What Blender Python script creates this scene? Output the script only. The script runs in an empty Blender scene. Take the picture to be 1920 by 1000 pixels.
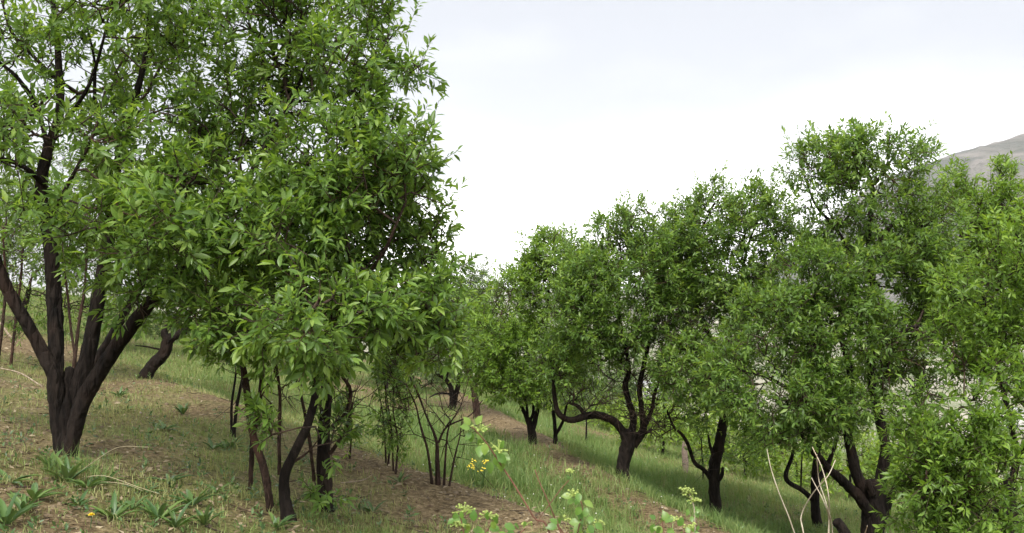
import bpy, math, random
import numpy as np
from mathutils import Matrix, Vector

SC = bpy.context.scene
COL = SC.collection
R = math.radians
F = 1732.0            # focal length in photo pixels (photo is 1920 wide)
EYE = 1.6
HOR = 520.0           # photo row of the true horizon

# ------------------------------------------------------------------ camera
cd = bpy.data.cameras.new('camera'); cam = bpy.data.objects.new('camera', cd); COL.objects.link(cam)
cd.sensor_width = 36.0; cd.lens = 36.0 * F / 1920.0
cd.clip_start = 0.05; cd.clip_end = 20000
cam.location = (0, 0, EYE)
cam.rotation_euler = (R(90) + math.atan((HOR - 500) / F), 0, 0)
cd.dof.use_dof = True; cd.dof.focus_distance = 7.5; cd.dof.aperture_fstop = 10
SC.camera = cam

# ------------------------------------------------------------------ world: bright overcast over a Nishita sky
SUN_EL, SUN_AZ = 52.0, 190.0     # azimuth clockwise from +Y
w = bpy.data.worlds.new('World'); SC.world = w; w.use_nodes = True
nt = w.node_tree; nt.nodes.clear()
out = nt.nodes.new('ShaderNodeOutputWorld'); bg = nt.nodes.new('ShaderNodeBackground')
sky = nt.nodes.new('ShaderNodeTexSky'); sky.sky_type = 'NISHITA'; sky.sun_disc = False
sky.sun_elevation = R(SUN_EL); sky.sun_rotation = R(SUN_AZ)
tc = nt.nodes.new('ShaderNodeTexCoord')
mp = nt.nodes.new('ShaderNodeMapping'); mp.inputs['Scale'].default_value = (1.1, 1.1, 3.2); mp.inputs['Location'].default_value = (7.7, 4.2, 2.2)
n1 = nt.nodes.new('ShaderNodeTexNoise'); n1.inputs['Scale'].default_value = 1.15; n1.inputs['Detail'].default_value = 5; n1.inputs['Roughness'].default_value = 0.5
rp = nt.nodes.new('ShaderNodeValToRGB')
rp.color_ramp.elements[0].position = 0.43; rp.color_ramp.elements[0].color = (1.72, 1.73, 1.83, 1)
rp.color_ramp.elements[1].position = 0.62; rp.color_ramp.elements[1].color = (11.0, 10.9, 10.9, 1)
_el = rp.color_ramp.elements.new(0.51); _el.color = (2.15, 2.15, 2.22, 1)
mx = nt.nodes.new('ShaderNodeMix'); mx.data_type = 'RGBA'; mx.inputs[0].default_value = 0.93
nt.links.new(tc.outputs['Generated'], mp.inputs[0]); nt.links.new(mp.outputs[0], n1.inputs['Vector'])
nt.links.new(n1.outputs['Fac'], rp.inputs[0])
nt.links.new(sky.outputs[0], mx.inputs[6]); nt.links.new(rp.outputs[0], mx.inputs[7])
nt.links.new(mx.outputs[2], bg.inputs[0]); bg.inputs[1].default_value = 0.1
nt.links.new(bg.outputs[0], out.inputs[0])

sl = bpy.data.lights.new('sun', 'SUN'); sun = bpy.data.objects.new('sun', sl); COL.objects.link(sun)
sl.energy = 1.5; sl.angle = R(18); sl.color = (1.0, 0.96, 0.9)
_a, _e = R(SUN_AZ), R(SUN_EL)
sd = Vector((math.sin(_a) * math.cos(_e), math.cos(_a) * math.cos(_e), math.sin(_e)))
sun.rotation_euler = (-sd).to_track_quat('-Z', 'Y').to_euler()
sun.location = sd * 30

SC.view_settings.view_transform = 'Standard'; SC.view_settings.look = 'None'
SC.view_settings.exposure = 2.05; SC.view_settings.gamma = 1.0; SC.view_settings.use_curve_mapping = False
SC.render.engine = 'CYCLES'
SC.cycles.max_bounces = 9; SC.cycles.diffuse_bounces = 6; SC.cycles.transmission_bounces = 6; SC.cycles.glossy_bounces = 2
SC.cycles.volume_bounces = 1
SC.cycles.use_denoising = True
SC.cycles.caustics_reflective = False; SC.cycles.caustics_refractive = False

# ------------------------------------------------------------------ numpy helpers
def hash3(ix, iy, iz, seed):
    h = (ix * 374761393 + iy * 668265263 + iz * 2147483647 + seed * 974634777) & 0xFFFFFFFF
    h = ((h ^ (h >> 13)) * 1274126177) & 0xFFFFFFFF
    h = ((h ^ (h >> 16)) * 2246822519) & 0xFFFFFFFF
    return ((h ^ (h >> 15)) & 0xFFFFFF) / float(0xFFFFFF)

def vnoise(p, seed=0):
    p = np.asarray(p, float)
    i = np.floor(p).astype(np.int64); f = p - i; f = f * f * (3 - 2 * f)
    r = 0
    for dx in (0, 1):
        for dy in (0, 1):
            for dz in (0, 1):
                wgt = (f[..., 0] if dx else 1 - f[..., 0]) * (f[..., 1] if dy else 1 - f[..., 1]) * (f[..., 2] if dz else 1 - f[..., 2])
                r = r + wgt * hash3(i[..., 0] + dx, i[..., 1] + dy, i[..., 2] + dz, seed)
    return r

def fbm(p, seed=0, octv=4):
    r = 0; a = 0.5; s = 0
    for k in range(octv):
        r = r + a * vnoise(np.asarray(p) * (2 ** k) + 7.3 * k, seed + k); s += a; a *= 0.5
    return r / s

def n2(x, y, sc, seed=0, octv=3):
    x = np.asarray(x, float); y = np.asarray(y, float)
    return fbm(np.stack([x * sc, y * sc, np.zeros_like(x) + 0.37], -1), seed, octv)

def norm(v):
    return v / np.maximum(np.linalg.norm(v, axis=-1, keepdims=True), 1e-9)

def sstep(a, b, x):
    t = np.clip((x - a) / (b - a), 0, 1); return t * t * (3 - 2 * t)

def mk_mesh(name, V, faces, smooth=True, attrs=None):
    """faces: list of (n,3)/(n,4) int arrays"""
    me = bpy.data.meshes.new(name)
    V = np.asarray(V, np.float32)
    faces = [np.asarray(f, np.int32) for f in faces if len(f)]
    me.vertices.add(len(V)); me.vertices.foreach_set('co', V.ravel())
    loops = np.concatenate([f.ravel() for f in faces]); tot = np.concatenate([np.full(len(f), f.shape[1], np.int32) for f in faces])
    start = np.concatenate([[0], np.cumsum(tot)[:-1]]).astype(np.int32)
    me.loops.add(len(loops)); me.loops.foreach_set('vertex_index', loops)
    me.polygons.add(len(tot)); me.polygons.foreach_set('loop_start', start); me.polygons.foreach_set('loop_total', tot)
    if smooth: me.polygons.foreach_set('use_smooth', np.ones(len(tot), bool))
    for k, v in (attrs or {}).items():
        a = me.attributes.new(k, 'FLOAT', 'POINT'); a.data.foreach_set('value', np.asarray(v, np.float32))
    me.update(calc_edges=True); me.validate()
    return me

def obj(name, me, mat=None, parent=None, loc=None):
    if mat is not None and len(me.materials) == 0: me.materials.append(mat)
    o = bpy.data.objects.new(name, me); COL.objects.link(o)
    if parent is not None: o.parent = parent
    if loc is not None: o.location = loc
    return o

def tag(o, label=None, cat=None, group=None, kind=None):
    if label: o['label'] = label
    if cat: o['category'] = cat
    if group: o['group'] = group
    if kind: o['kind'] = kind
    return o

def empty(name, loc):
    o = bpy.data.objects.new(name, None); COL.objects.link(o); o.location = loc; o.empty_display_size = 0.2
    return o

# ------------------------------------------------------------------ materials
def mat(name):
    m = bpy.data.materials.new(name); m.use_nodes = True
    m.node_tree.nodes.clear(); N = m.node_tree.nodes; L = m.node_tree.links
    o = N.new('ShaderNodeOutputMaterial'); return m, N, L, o

def ramp(N, stops):
    r = N.new('ShaderNodeValToRGB'); e = r.color_ramp.elements
    while len(e) < len(stops): e.new(0.5)
    for el, (p, c) in zip(e, stops): el.position = p; el.color = (*c, 1)
    return r

def leaf_material(name, dark, mid, young, trans, tw=0.48, rough=0.42):
    m, N, L, o = mat(name)
    at = N.new('ShaderNodeAttribute'); at.attribute_name = 'tint'
    r = ramp(N, [(0.0, dark), (0.55, mid), (1.0, young)]); L.new(at.outputs['Fac'], r.inputs[0])
    geo = N.new('ShaderNodeNewGeometry')
    back = N.new('ShaderNodeMix'); back.data_type = 'RGBA'; back.blend_type = 'MIX'
    bf = N.new('ShaderNodeMath'); bf.operation = 'MULTIPLY'; bf.inputs[1].default_value = 0.45
    L.new(geo.outputs['Backfacing'], bf.inputs[0]); L.new(bf.outputs[0], back.inputs[0])
    L.new(r.outputs[0], back.inputs[6]); back.inputs[7].default_value = (mid[0] * 1.5 + .02, mid[1] * 1.25 + .02, mid[2] * 1.8 + .02, 1)
    p = N.new('ShaderNodeBsdfPrincipled'); p.inputs['Roughness'].default_value = rough
    p.inputs['Specular IOR Level'].default_value = 0.42
    L.new(back.outputs[2], p.inputs['Base Color'])
    t = N.new('ShaderNodeBsdfTranslucent')
    tm = N.new('ShaderNodeMix'); tm.data_type = 'RGBA'; tm.blend_type = 'MULTIPLY'; tm.inputs[0].default_value = 1
    L.new(r.outputs[0], tm.inputs[6]); tm.inputs[7].default_value = (*trans, 1); L.new(tm.outputs[2], t.inputs[0])
    ms = N.new('ShaderNodeMixShader'); ms.inputs[0].default_value = tw
    L.new(p.outputs[0], ms.inputs[1]); L.new(t.outputs[0], ms.inputs[2]); L.new(ms.outputs[0], o.inputs[0])
    return m

LEAF = leaf_material('almond_leaf', (.068, .13, .024), (.13, .23, .04), (.235, .34, .072), (1.5, 1.42, .65))
LEAF_BRIGHT = leaf_material('almond_leaf_fresh', (.085, .158, .022), (.152, .262, .038), (.25, .375, .065), (1.5, 1.42, .65))
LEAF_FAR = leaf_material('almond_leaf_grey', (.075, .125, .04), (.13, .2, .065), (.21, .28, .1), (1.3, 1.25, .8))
LEAF_LIME = leaf_material('lime_leaf', (.115, .2, .025), (.185, .29, .036), (.28, .38, .055), (1.4, 1.3, .6), 0.4)
LEAF_CHERRY = leaf_material('cherry_leaf', (.075, .165, .03), (.115, .225, .04), (.19, .29, .055), (1.3, 1.25, .7), 0.42, 0.38)
LEAF_WEED = leaf_material('weed_leaf', (.045, .095, .03), (.075, .14, .038), (.125, .19, .05), (1.2, 1.2, .7), 0.25)
GRASS = leaf_material('grass_blade', (.075, .16, .035), (.145, .22, .052), (.32, .29, .13), (1.2, 1.15, .8), 0.3, 0.6)

def bark_material(name, c0, c1, scale=26, bump=0.9):
    m, N, L, o = mat(name)
    tcn = N.new('ShaderNodeTexCoord')
    mpn = N.new('ShaderNodeMapping'); mpn.inputs['Scale'].default_value = (1, 1, 0.28)
    L.new(tcn.outputs['Object'], mpn.inputs[0])
    a = N.new('ShaderNodeTexNoise'); a.inputs['Scale'].default_value = scale; a.inputs['Detail'].default_value = 7; a.inputs['Roughness'].default_value = 0.65
    v = N.new('ShaderNodeTexVoronoi'); v.feature = 'DISTANCE_TO_EDGE'; v.inputs['Scale'].default_value = scale * 1.5
    b = N.new('ShaderNodeTexNoise'); b.inputs['Scale'].default_value = 3.1; b.inputs['Detail'].default_value = 3
    L.new(mpn.outputs[0], a.inputs['Vector']); L.new(mpn.outputs[0], v.inputs['Vector']); L.new(tcn.outputs['Object'], b.inputs['Vector'])
    r = ramp(N, [(0.32, c0), (0.72, c1)]); L.new(a.outputs['Fac'], r.inputs[0])
    mm = N.new('ShaderNodeMix'); mm.data_type = 'RGBA'; mm.blend_type = 'MIX'
    rb = ramp(N, [(0.5, (0, 0, 0)), (0.75, (.6, .6, .6))]); L.new(b.outputs['Fac'], rb.inputs[0]); L.new(rb.outputs[0], mm.inputs[0])
    L.new(r.outputs[0], mm.inputs[6]); mm.inputs[7].default_value = (c1[0] * 1.7, c1[1] * 1.35, c1[2] * 1.2, 1)
    ad = N.new('ShaderNodeMath'); ad.operation = 'MULTIPLY_ADD'; ad.inputs[1].default_value = 1.3
    L.new(v.outputs['Distance'], ad.inputs[0]); L.new(a.outputs['Fac'], ad.inputs[2])
    bp = N.new('ShaderNodeBump'); bp.inputs['Strength'].default_value = bump; bp.inputs['Distance'].default_value = 0.02
    L.new(ad.outputs[0], bp.inputs['Height'])
    p = N.new('ShaderNodeBsdfPrincipled'); p.inputs['Roughness'].default_value = 0.9; p.inputs['Specular IOR Level'].default_value = 0.15
    L.new(mm.outputs[2], p.inputs['Base Color']); L.new(bp.outputs[0], p.inputs['Normal']); L.new(p.outputs[0], o.inputs[0])
    return m

BARK = bark_material('dark_bark', (.003, .0024, .002), (.028, .0205, .0165), 17, 1.0)
BARK_RED = bark_material('reddish_bark', (.02, .0125, .009), (.07, .043, .032), 40)
TWIG = bark_material('twig_bark', (.024, .017, .0125), (.08, .058, .044), 60, 0.3)
DRY = bark_material('dry_twig', (.2, .15, .1), (.42, .35, .27), 60, 0.3)
PALE = bark_material('pale_cane', (.28, .24, .17), (.48, .43, .34), 40, 0.15)
REDTWIG = bark_material('red_twig', (.085, .04, .028), (.2, .1, .066), 60, 0.2)

def plain(name, col, rough=0.7, noise=0.25, scale=20, bump=0.0):
    m, N, L, o = mat(name)
    tcn = N.new('ShaderNodeTexCoord'); a = N.new('ShaderNodeTexNoise'); a.inputs['Scale'].default_value = scale; a.inputs['Detail'].default_value = 5
    L.new(tcn.outputs['Object'], a.inputs['Vector'])
    r = ramp(N, [(0.3, tuple(c * (1 - noise) for c in col)), (0.7, tuple(min(1, c * (1 + noise)) for c in col))]); L.new(a.outputs['Fac'], r.inputs[0])
    p = N.new('ShaderNodeBsdfPrincipled'); p.inputs['Roughness'].default_value = rough
    L.new(r.outputs[0], p.inputs['Base Color']); L.new(p.outputs[0], o.inputs[0])
    if bump:
        bp = N.new('ShaderNodeBump'); bp.inputs['Strength'].default_value = bump; L.new(a.outputs['Fac'], bp.inputs['Height']); L.new(bp.outputs[0], p.inputs['Normal'])
    return m

# ------------------------------------------------------------------ terrain
RIM1 = np.array([(-9, 16.5), (-6.5, 13.5), (-4.4, 11), (-2.6, 8.7), (-.5, 6.7), (1.0, 5.1), (2.6, 3.2), (4.5, 0.5)])
RIM2 = np.array([(-5, 33), (-1.4, 22), (0.15, 14), (.57, 11), (1.14, 8.4), (1.9, 6.5), (3.2, 4.2), (5, 2)])

def polydist(x, y, pl):
    """signed distance (positive on the downhill, right-hand side)"""
    best = np.full(np.shape(x), 1e9); sgn = np.zeros(np.shape(x))
    for (x0, y0), (x1, y1) in zip(pl[:-1], pl[1:]):
        dx, dy = x1 - x0, y1 - y0; t = np.clip(((x - x0) * dx + (y - y0) * dy) / (dx * dx + dy * dy), 0, 1)
        qx, qy = x - (x0 + t * dx), y - (y0 + t * dy); d = np.hypot(qx, qy)
        s = np.sign(dx * qy - dy * qx); m = d < best
        best = np.where(m, d, best); sgn = np.where(m, s, sgn)
    return best * sgn

def height(x, y):
    x = np.asarray(x, float); y = np.asarray(y, float)
    z = EYE - 1.12 - 0.2 * x - 0.09 * y
    z = z - 0.38 * np.exp(-((x / 2.6) ** 2 + (y / 2.6) ** 2))
    near = 1 - sstep(25, 60, np.hypot(x, y))
    wob = 0.35 * (n2(x, y, 0.6, 11, 2) - .5)
    for pl, A in ((RIM1, .13), (RIM2, .15)):
        s = polydist(x, y, pl) + wob
        z = z + near * A * (np.exp(-(s / .55) ** 2) - 0.55 * np.exp(-((s - 1.1) / .7) ** 2))
    z = z + near * (0.16 * (n2(x, y, 0.35, 3, 2) - .5) + 0.06 * (n2(x, y, 1.6, 5, 3) - .5) + 0.022 * (n2(x, y, 9.0, 8, 2) - .5))
    # the hill ends and drops to a valley floor
    rr = np.hypot(x, np.maximum(y, 0)) + 0.25 * x
    drop = sstep(42, 260, rr)
    z = z * (1 - drop) + drop * (-58 + 10 * (n2(x, y, 0.004, 21, 3) - .5))
    return z

def ground_d(px, py):
    """depth at which the photo ray through (px, py) meets the hill"""
    a, b = 1.5, 60.0
    f = lambda d: EYE + (HOR - py) / F * d - float(height((px - 960) / F * d, d))
    ds = np.linspace(a, b, 600); v = EYE + (HOR - py) / F * ds - height((px - 960) / F * ds, ds)
    k = np.argmax(v < 0)
    if v[k] >= 0: return b
    lo, hi = ds[max(k - 1, 0)], ds[k]
    for _ in range(30):
        m = (lo + hi) / 2
        if f(m) > 0: lo = m
        else: hi = m
    return hi

def P(px, py, d):
    return np.array([(px - 960) / F * d, d, EYE + (HOR - py) / F * d])

def cover(x, y):
    """0 bare soil .. 1 full grass"""
    g = 0.56 + 1.7 * (n2(x, y, 0.55, 31, 3) - .5) + 0.9 * (n2(x, y, 2.2, 37, 3) - .5)
    s1, s2 = polydist(x, y, RIM1), polydist(x, y, RIM2)
    g = g - 0.2 * np.exp(-((s1 + .15) / .4) ** 2) - 0.8 * np.exp(-((s2 + .12) / .46) ** 2)
    g = g + 0.55 * np.exp(-((s1 - 2.1) / 1.3) ** 2) + 0.5 * np.exp(-((s2 - 1.1) / .55) ** 2) + 0.25 * sstep(.5, 3, s2)
    g = g - 0.2 * sstep(0, -1.5, s1)
    g = g + 0.25 * sstep(12, 26, y)
    return np.clip(g, 0, 1)

def lush(x, y):
    s1, s2 = polydist(x, y, RIM1), polydist(x, y, RIM2)
    return np.clip(0.9 * np.exp(-((s2 + 1.1) / .7) ** 2) * (s1 > .3) + 0.8 * np.exp(-((s2 - 1.1) / .8) ** 2) + 0.35 * sstep(0.3, 2, s1) + 0.1, 0, 1)

def axis_pts(c, lo, hi, h0, g):
    a = [c]; h = h0
    while a[-1] < hi: a.append(a[-1] + h); h = h0 + g * abs(a[-1] - c)
    b = [c]; h = h0
    while b[-1] > lo: b.append(b[-1] - h); h = h0 + g * abs(b[-1] - c)
    return np.array(sorted(set(b[1:] + a)))

xs = axis_pts(-0.3, -3600, 4500, 0.09, 0.034); ys = axis_pts(7.0, -1200, 5000, 0.095, 0.034)
X, Y = np.meshgrid(xs, ys); Z = height(X, Y)
Vg = np.stack([X, Y, Z], -1).reshape(-1, 3); nx, ny = len(xs), len(ys)
I = np.arange(nx * ny).reshape(ny, nx)
Fg = np.stack([I[:-1, :-1], I[:-1, 1:], I[1:, 1:], I[1:, :-1]], -1).reshape(-1, 4)
gm, N, L, o = mat('hillside_soil')
atg = N.new('ShaderNodeAttribute'); atg.attribute_name = 'green'
atf = N.new('ShaderNodeAttribute'); atf.attribute_name = 'far'
tcn = N.new('ShaderNodeTexCoord')
s1 = N.new('ShaderNodeTexNoise'); s1.inputs['Scale'].default_value = 2.3; s1.inputs['Detail'].default_value = 9; s1.inputs['Roughness'].default_value = .68
s2 = N.new('ShaderNodeTexNoise'); s2.inputs['Scale'].default_value = 26; s2.inputs['Detail'].default_value = 7; s2.inputs['Roughness'].default_value = .7
s3 = N.new('ShaderNodeTexVoronoi'); s3.inputs['Scale'].default_value = 42
for q in (s1, s2, s3): L.new(tcn.outputs['Object'], q.inputs['Vector'])
soil = ramp(N, [(0.30, (.05, .038, .02)), (0.5, (.155, .116, .064)), (0.70, (.34, .275, .165))]); L.new(s2.outputs['Fac'], soil.inputs[0])
soil2 = N.new('ShaderNodeMix'); soil2.data_type = 'RGBA'; soil2.blend_type = 'MULTIPLY'; soil2.inputs[0].default_value = .6
sr = ramp(N, [(0.3, (.55, .5, .45)), (0.7, (1.25, 1.2, 1.15))]); L.new(s1.outputs['Fac'], sr.inputs[0])
L.new(soil.outputs[0], soil2.inputs[6]); L.new(sr.outputs[0], soil2.inputs[7])
moss = ramp(N, [(0.3, (.05, .06, .017)), (0.55, (.12, .14, .04)), (0.75, (.22, .205, .085))]); L.new(s2.outputs['Fac'], moss.inputs[0])
sumf = N.new('ShaderNodeMath'); sumf.operation = 'MULTIPLY_ADD'; sumf.inputs[1].default_value = 1.0; L.new(atg.outputs['Fac'], sumf.inputs[0]); L.new(s1.outputs['Fac'], sumf.inputs[2])
mr = N.new('ShaderNodeMapRange'); mr.inputs['From Min'].default_value = .72; mr.inputs['From Max'].default_value = 1.25; mr.inputs['To Max'].default_value = .82; L.new(sumf.outputs[0], mr.inputs[0])
gmix = N.new('ShaderNodeMix'); gmix.data_type = 'RGBA'; L.new(mr.outputs[0], gmix.inputs[0]); L.new(soil2.outputs[2], gmix.inputs[6]); L.new(moss.outputs[0], gmix.inputs[7])
vn = N.new('ShaderNodeTexNoise'); vn.inputs['Scale'].default_value = .02; vn.inputs['Detail'].default_value = 8; L.new(tcn.outputs['Object'], vn.inputs['Vector'])
val = ramp(N, [(0.35, (.1, .14, .06)), (0.5, (.2, .2, .13)), (0.65, (.34, .31, .26))]); L.new(vn.outputs['Fac'], val.inputs[0])
fmix = N.new('ShaderNodeMix'); fmix.data_type = 'RGBA'; L.new(atf.outputs['Fac'], fmix.inputs[0]); L.new(gmix.outputs[2], fmix.inputs[6]); L.new(val.outputs[0], fmix.inputs[7])
hs = N.new('ShaderNodeMath'); hs.operation = 'MULTIPLY_ADD'; hs.inputs[1].default_value = -.45; L.new(s3.outputs['Distance'], hs.inputs[0]); L.new(s2.outputs['Fac'], hs.inputs[2])
bp = N.new('ShaderNodeBump'); bp.inputs['Strength'].default_value = .8; bp.inputs['Distance'].default_value = .03; L.new(hs.outputs[0], bp.inputs['Height'])
p = N.new('ShaderNodeBsdfPrincipled'); p.inputs['Roughness'].default_value = .95; p.inputs['Specular IOR Level'].default_value = .1
L.new(fmix.outputs[2], p.inputs['Base Color']); L.new(bp.outputs[0], p.inputs['Normal']); L.new(p.outputs[0], o.inputs[0])
me = mk_mesh('hillside', Vg, [Fg], True, {'green': cover(Vg[:, 0], Vg[:, 1]), 'far': sstep(45, 110, np.hypot(Vg[:, 0], Vg[:, 1]))})
tag(obj('hillside_ground', me, gm), 'sloping hillside of tan soil and thin grass falling to a valley', 'ground', kind='structure')

# mountain across the valley
mxs = np.linspace(-300, 4200, 190); mys = np.linspace(620, 4600, 150)
MX, MY = np.meshgrid(mxs, mys)
kx = np.array([-300, 900, 1080, 1300, 1500, 1750, 2100, 2600, 3200, 4200.]); kz = np.array([-75, -75, -55, 10, 150, 300, 430, 560, 600, 520.])
px_eq = (MX / MY) * 2600                       # ridge profile follows the spur's run towards the viewer
ridge = np.interp(np.clip(MX * 0.72 + px_eq * 0.28 + 250, -300, 4200), np.array([-300, 700, 1000, 1240, 1412, 1690, 2000, 2600, 3200, 4200.]), np.array([-85, -80, -70, 60, 330, 420, 520, 600, 640, 560.]))
ramp_y = sstep(0, 1, np.clip((MY - 640) / 1900, 0, 1)) * (1 - .55 * sstep(2700, 4500, MY))
rav = fbm(np.stack([MX * .0045 + .0012 * MY, MY * .0012, MX * 0], -1), 51, 5)
MZ = -66 + (ridge + 66) * ramp_y * (1 + .28 * (rav - .5)) + 26 * (rav - .5) * sstep(640, 1000, MY)
I = np.arange(MX.size).reshape(MX.shape)
Fm = np.stack([I[:-1, :-1], I[:-1, 1:], I[1:, 1:], I[1:, :-1]], -1).reshape(-1, 4)
mm_, N, L, o = mat('mountain_rock')
tcn = N.new('ShaderNodeTexCoord'); a = N.new('ShaderNodeTexNoise'); a.inputs['Scale'].default_value = .009; a.inputs['Detail'].default_value = 10; a.inputs['Roughness'].default_value = .62; a.inputs['Distortion'].default_value = .8
mpn = N.new('ShaderNodeMapping'); mpn.inputs['Rotation'].default_value = (0, 0, R(35)); mpn.inputs['Scale'].default_value = (1, .35, 1)
L.new(tcn.outputs['Object'], mpn.inputs[0]); L.new(mpn.outputs[0], a.inputs['Vector'])
r = ramp(N, [(0.38, (.05, .056, .038)), (0.5, (.105, .098, .078)), (0.62, (.19, .168, .145))]); L.new(a.outputs['Fac'], r.inputs[0])
p = N.new('ShaderNodeBsdfPrincipled'); p.inputs['Roughness'].default_value = 1; p.inputs['Specular IOR Level'].default_value = 0
bp = N.new('ShaderNodeBump'); bp.inputs['Strength'].default_value = 1.0; bp.inputs['Distance'].default_value = 60; L.new(a.outputs['Fac'], bp.inputs['Height']); L.new(bp.outputs[0], p.inputs['Normal'])
L.new(r.outputs[0], p.inputs['Base Color']); L.new(p.outputs[0], o.inputs[0])
tag(obj('mountain', mk_mesh('mountain', np.stack([MX, MY, MZ], -1).reshape(-1, 3), [Fm]), mm_), 'bare grey mountain slope rising beyond the valley', 'mountain', kind='structure')

# ------------------------------------------------------------------ tubes
def catmull(pts, n):
    pts = np.asarray(pts, float); q = np.vstack([2 * pts[0] - pts[1], pts, 2 * pts[-1] - pts[-2]]); out_ = []
    for i in range(len(pts) - 1):
        p0, p1, p2, p3 = q[i:i + 4]; t = np.linspace(0, 1, n, endpoint=False)[:, None]
        out_.append(.5 * (2 * p1 + (p2 - p0) * t + (2 * p0 - 5 * p1 + 4 * p2 - p3) * t ** 2 + (3 * p1 - p0 - 3 * p2 + p3) * t ** 3))
    return np.vstack(out_ + [pts[-1:]])

def frames(C):
    T = norm(np.gradient(C, axis=0)); U = np.zeros_like(T)
    ref = np.array([1., 0, 0]) if abs(T[0, 0]) < .8 else np.array([0, 1., 0])
    u = ref - T[0] * ref.dot(T[0]); u /= np.linalg.norm(u)
    for i in range(len(T)):
        u = u - T[i] * u.dot(T[i]); u /= max(np.linalg.norm(u), 1e-9); U[i] = u
    return T, U, np.cross(T, U)

def tube(C, r, sides=8, rough=0.0, seed=0, fsc=9.0, cap=True):
    C = np.asarray(C, float); r = np.broadcast_to(r, (len(C),)).astype(float)
    T, U, W = frames(C); a = np.linspace(0, 2 * math.pi, sides, endpoint=False)
    D = U[:, None] * np.cos(a)[None, :, None] + W[:, None] * np.sin(a)[None, :, None]
    rr = np.repeat(r[:, None], sides, 1)
    if rough:
        s = np.concatenate([[0], np.cumsum(np.linalg.norm(np.diff(C, axis=0), axis=1))])
        q = np.stack([np.cos(a)[None] * 1.6 + s[:, None] * 0, np.sin(a)[None] * 1.6 + s[:, None] * 0, s[:, None] * fsc + a[None] * 0], -1)
        rr = rr * (1 + rough * 2.2 * (fbm(q, seed, 2) - .5)) * (1 + rough * 2.0 * (fbm(q * np.array([2.6, 2.6, 3.0]), seed + 9, 2) - .5))
    V = (C[:, None] + D * rr[..., None]).reshape(-1, 3)
    n = len(C); J = np.arange(n * sides).reshape(n, sides); K = np.roll(J, -1, 1)
    Fq = np.stack([J[:-1], K[:-1], K[1:], J[1:]], -1).reshape(-1, 4)
    tris = np.zeros((0, 3), int)
    if cap:
        V = np.vstack([V, C[-1:] + T[-1] * r[-1] * .5]); e = len(V) - 1
        tris = np.stack([J[-1], K[-1], np.full(sides, e)], -1)
    return V, Fq, tris

def merge(parts):
    Vs, Q, T, n = [], [], [], 0
    for V, q, t in parts:
        Vs.append(V); Q.append(np.asarray(q, int).reshape(-1, 4) + n); T.append(np.asarray(t, int).reshape(-1, 3) + n); n += len(V)
    return np.vstack(Vs), [np.vstack(Q), np.vstack(T)]

# ------------------------------------------------------------------ leaves
def leaf_template(lod, w=.17, fold=.06):
    """unit-length leaf: columns (along, side, up)"""
    if lod == 3:
        V = [(0, 0, 0)]
        for t, ww, h in ((.16, .62, -.004), (.42, 1, -.012), (.72, .68, -.05)):
            V += [(t, ww * w, h + fold * ww), (t, 0, h), (t, -ww * w, h + fold * ww)]
        V += [(1, 0, -.15)]
        T = [(0, 2, 1), (0, 3, 2), (10, 7, 8), (10, 8, 9)]
        Q = [(1, 2, 5, 4), (2, 3, 6, 5), (4, 5, 8, 7), (5, 6, 9, 8)]
    elif lod == 2:
        V = [(0, 0, 0), (.25, .8 * w, fold * .8), (.25, 0, -.01), (.25, -.8 * w, fold * .8), (.62, .9 * w, fold - .03), (.62, 0, -.035), (.62, -.9 * w, fold - .03), (1, 0, -.12)]
        T = [(0, 2, 1), (0, 3, 2), (7, 4, 5), (7, 5, 6)]; Q = [(1, 2, 5, 4), (2, 3, 6, 5)]
    elif lod == 1:
        V = [(0, 0, 0), (.45, w, fold), (.45, 0, -.02), (.45, -w, fold), (1, 0, -.1)]
        T = [(0, 2, 1), (0, 3, 2), (4, 1, 2), (4, 2, 3)]; Q = []
    else:
        V = [(0, 0, 0), (.45, w, .02), (.45, -w, .02), (1, 0, -.06)]
        T = [(0, 2, 1), (3, 1, 2)]; Q = []
    return np.array(V, float), np.array(Q, int).reshape(-1, 4), np.array(T, int).reshape(-1, 3)

def leaf_mesh_arrays(base, dire, nor, Ln, lod, w=.17):
    tv, tq, tt = leaf_template(lod, w); side = np.cross(nor, dire)
    V = base[:, None] + Ln[:, None, None] * (tv[None, :, 0:1] * dire[:, None] + tv[None, :, 1:2] * side[:, None] + tv[None, :, 2:3] * nor[:, None])
    n, k = len(base), len(tv); off = (np.arange(n) * k)[:, None, None]
    return V.reshape(-1, 3), (tq[None] + off).reshape(-1, 4), (tt[None] + off).reshape(-1, 3), k

_leaf_meshes = {}
def leaf_variants(m, w=.17, lod=3, key=None):
    key = key or m.name
    if key not in _leaf_meshes:
        tv, tq, tt = leaf_template(lod, w); lst = []
        for t in (.1, .3, .45, .6, .75, .95):
            me = mk_mesh('leaf', tv, [tq, tt], True, {'tint': np.full(len(tv), t)}); me.materials.append(m); lst.append(me)
        _leaf_meshes[key] = lst
    return _leaf_meshes[key]

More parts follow.
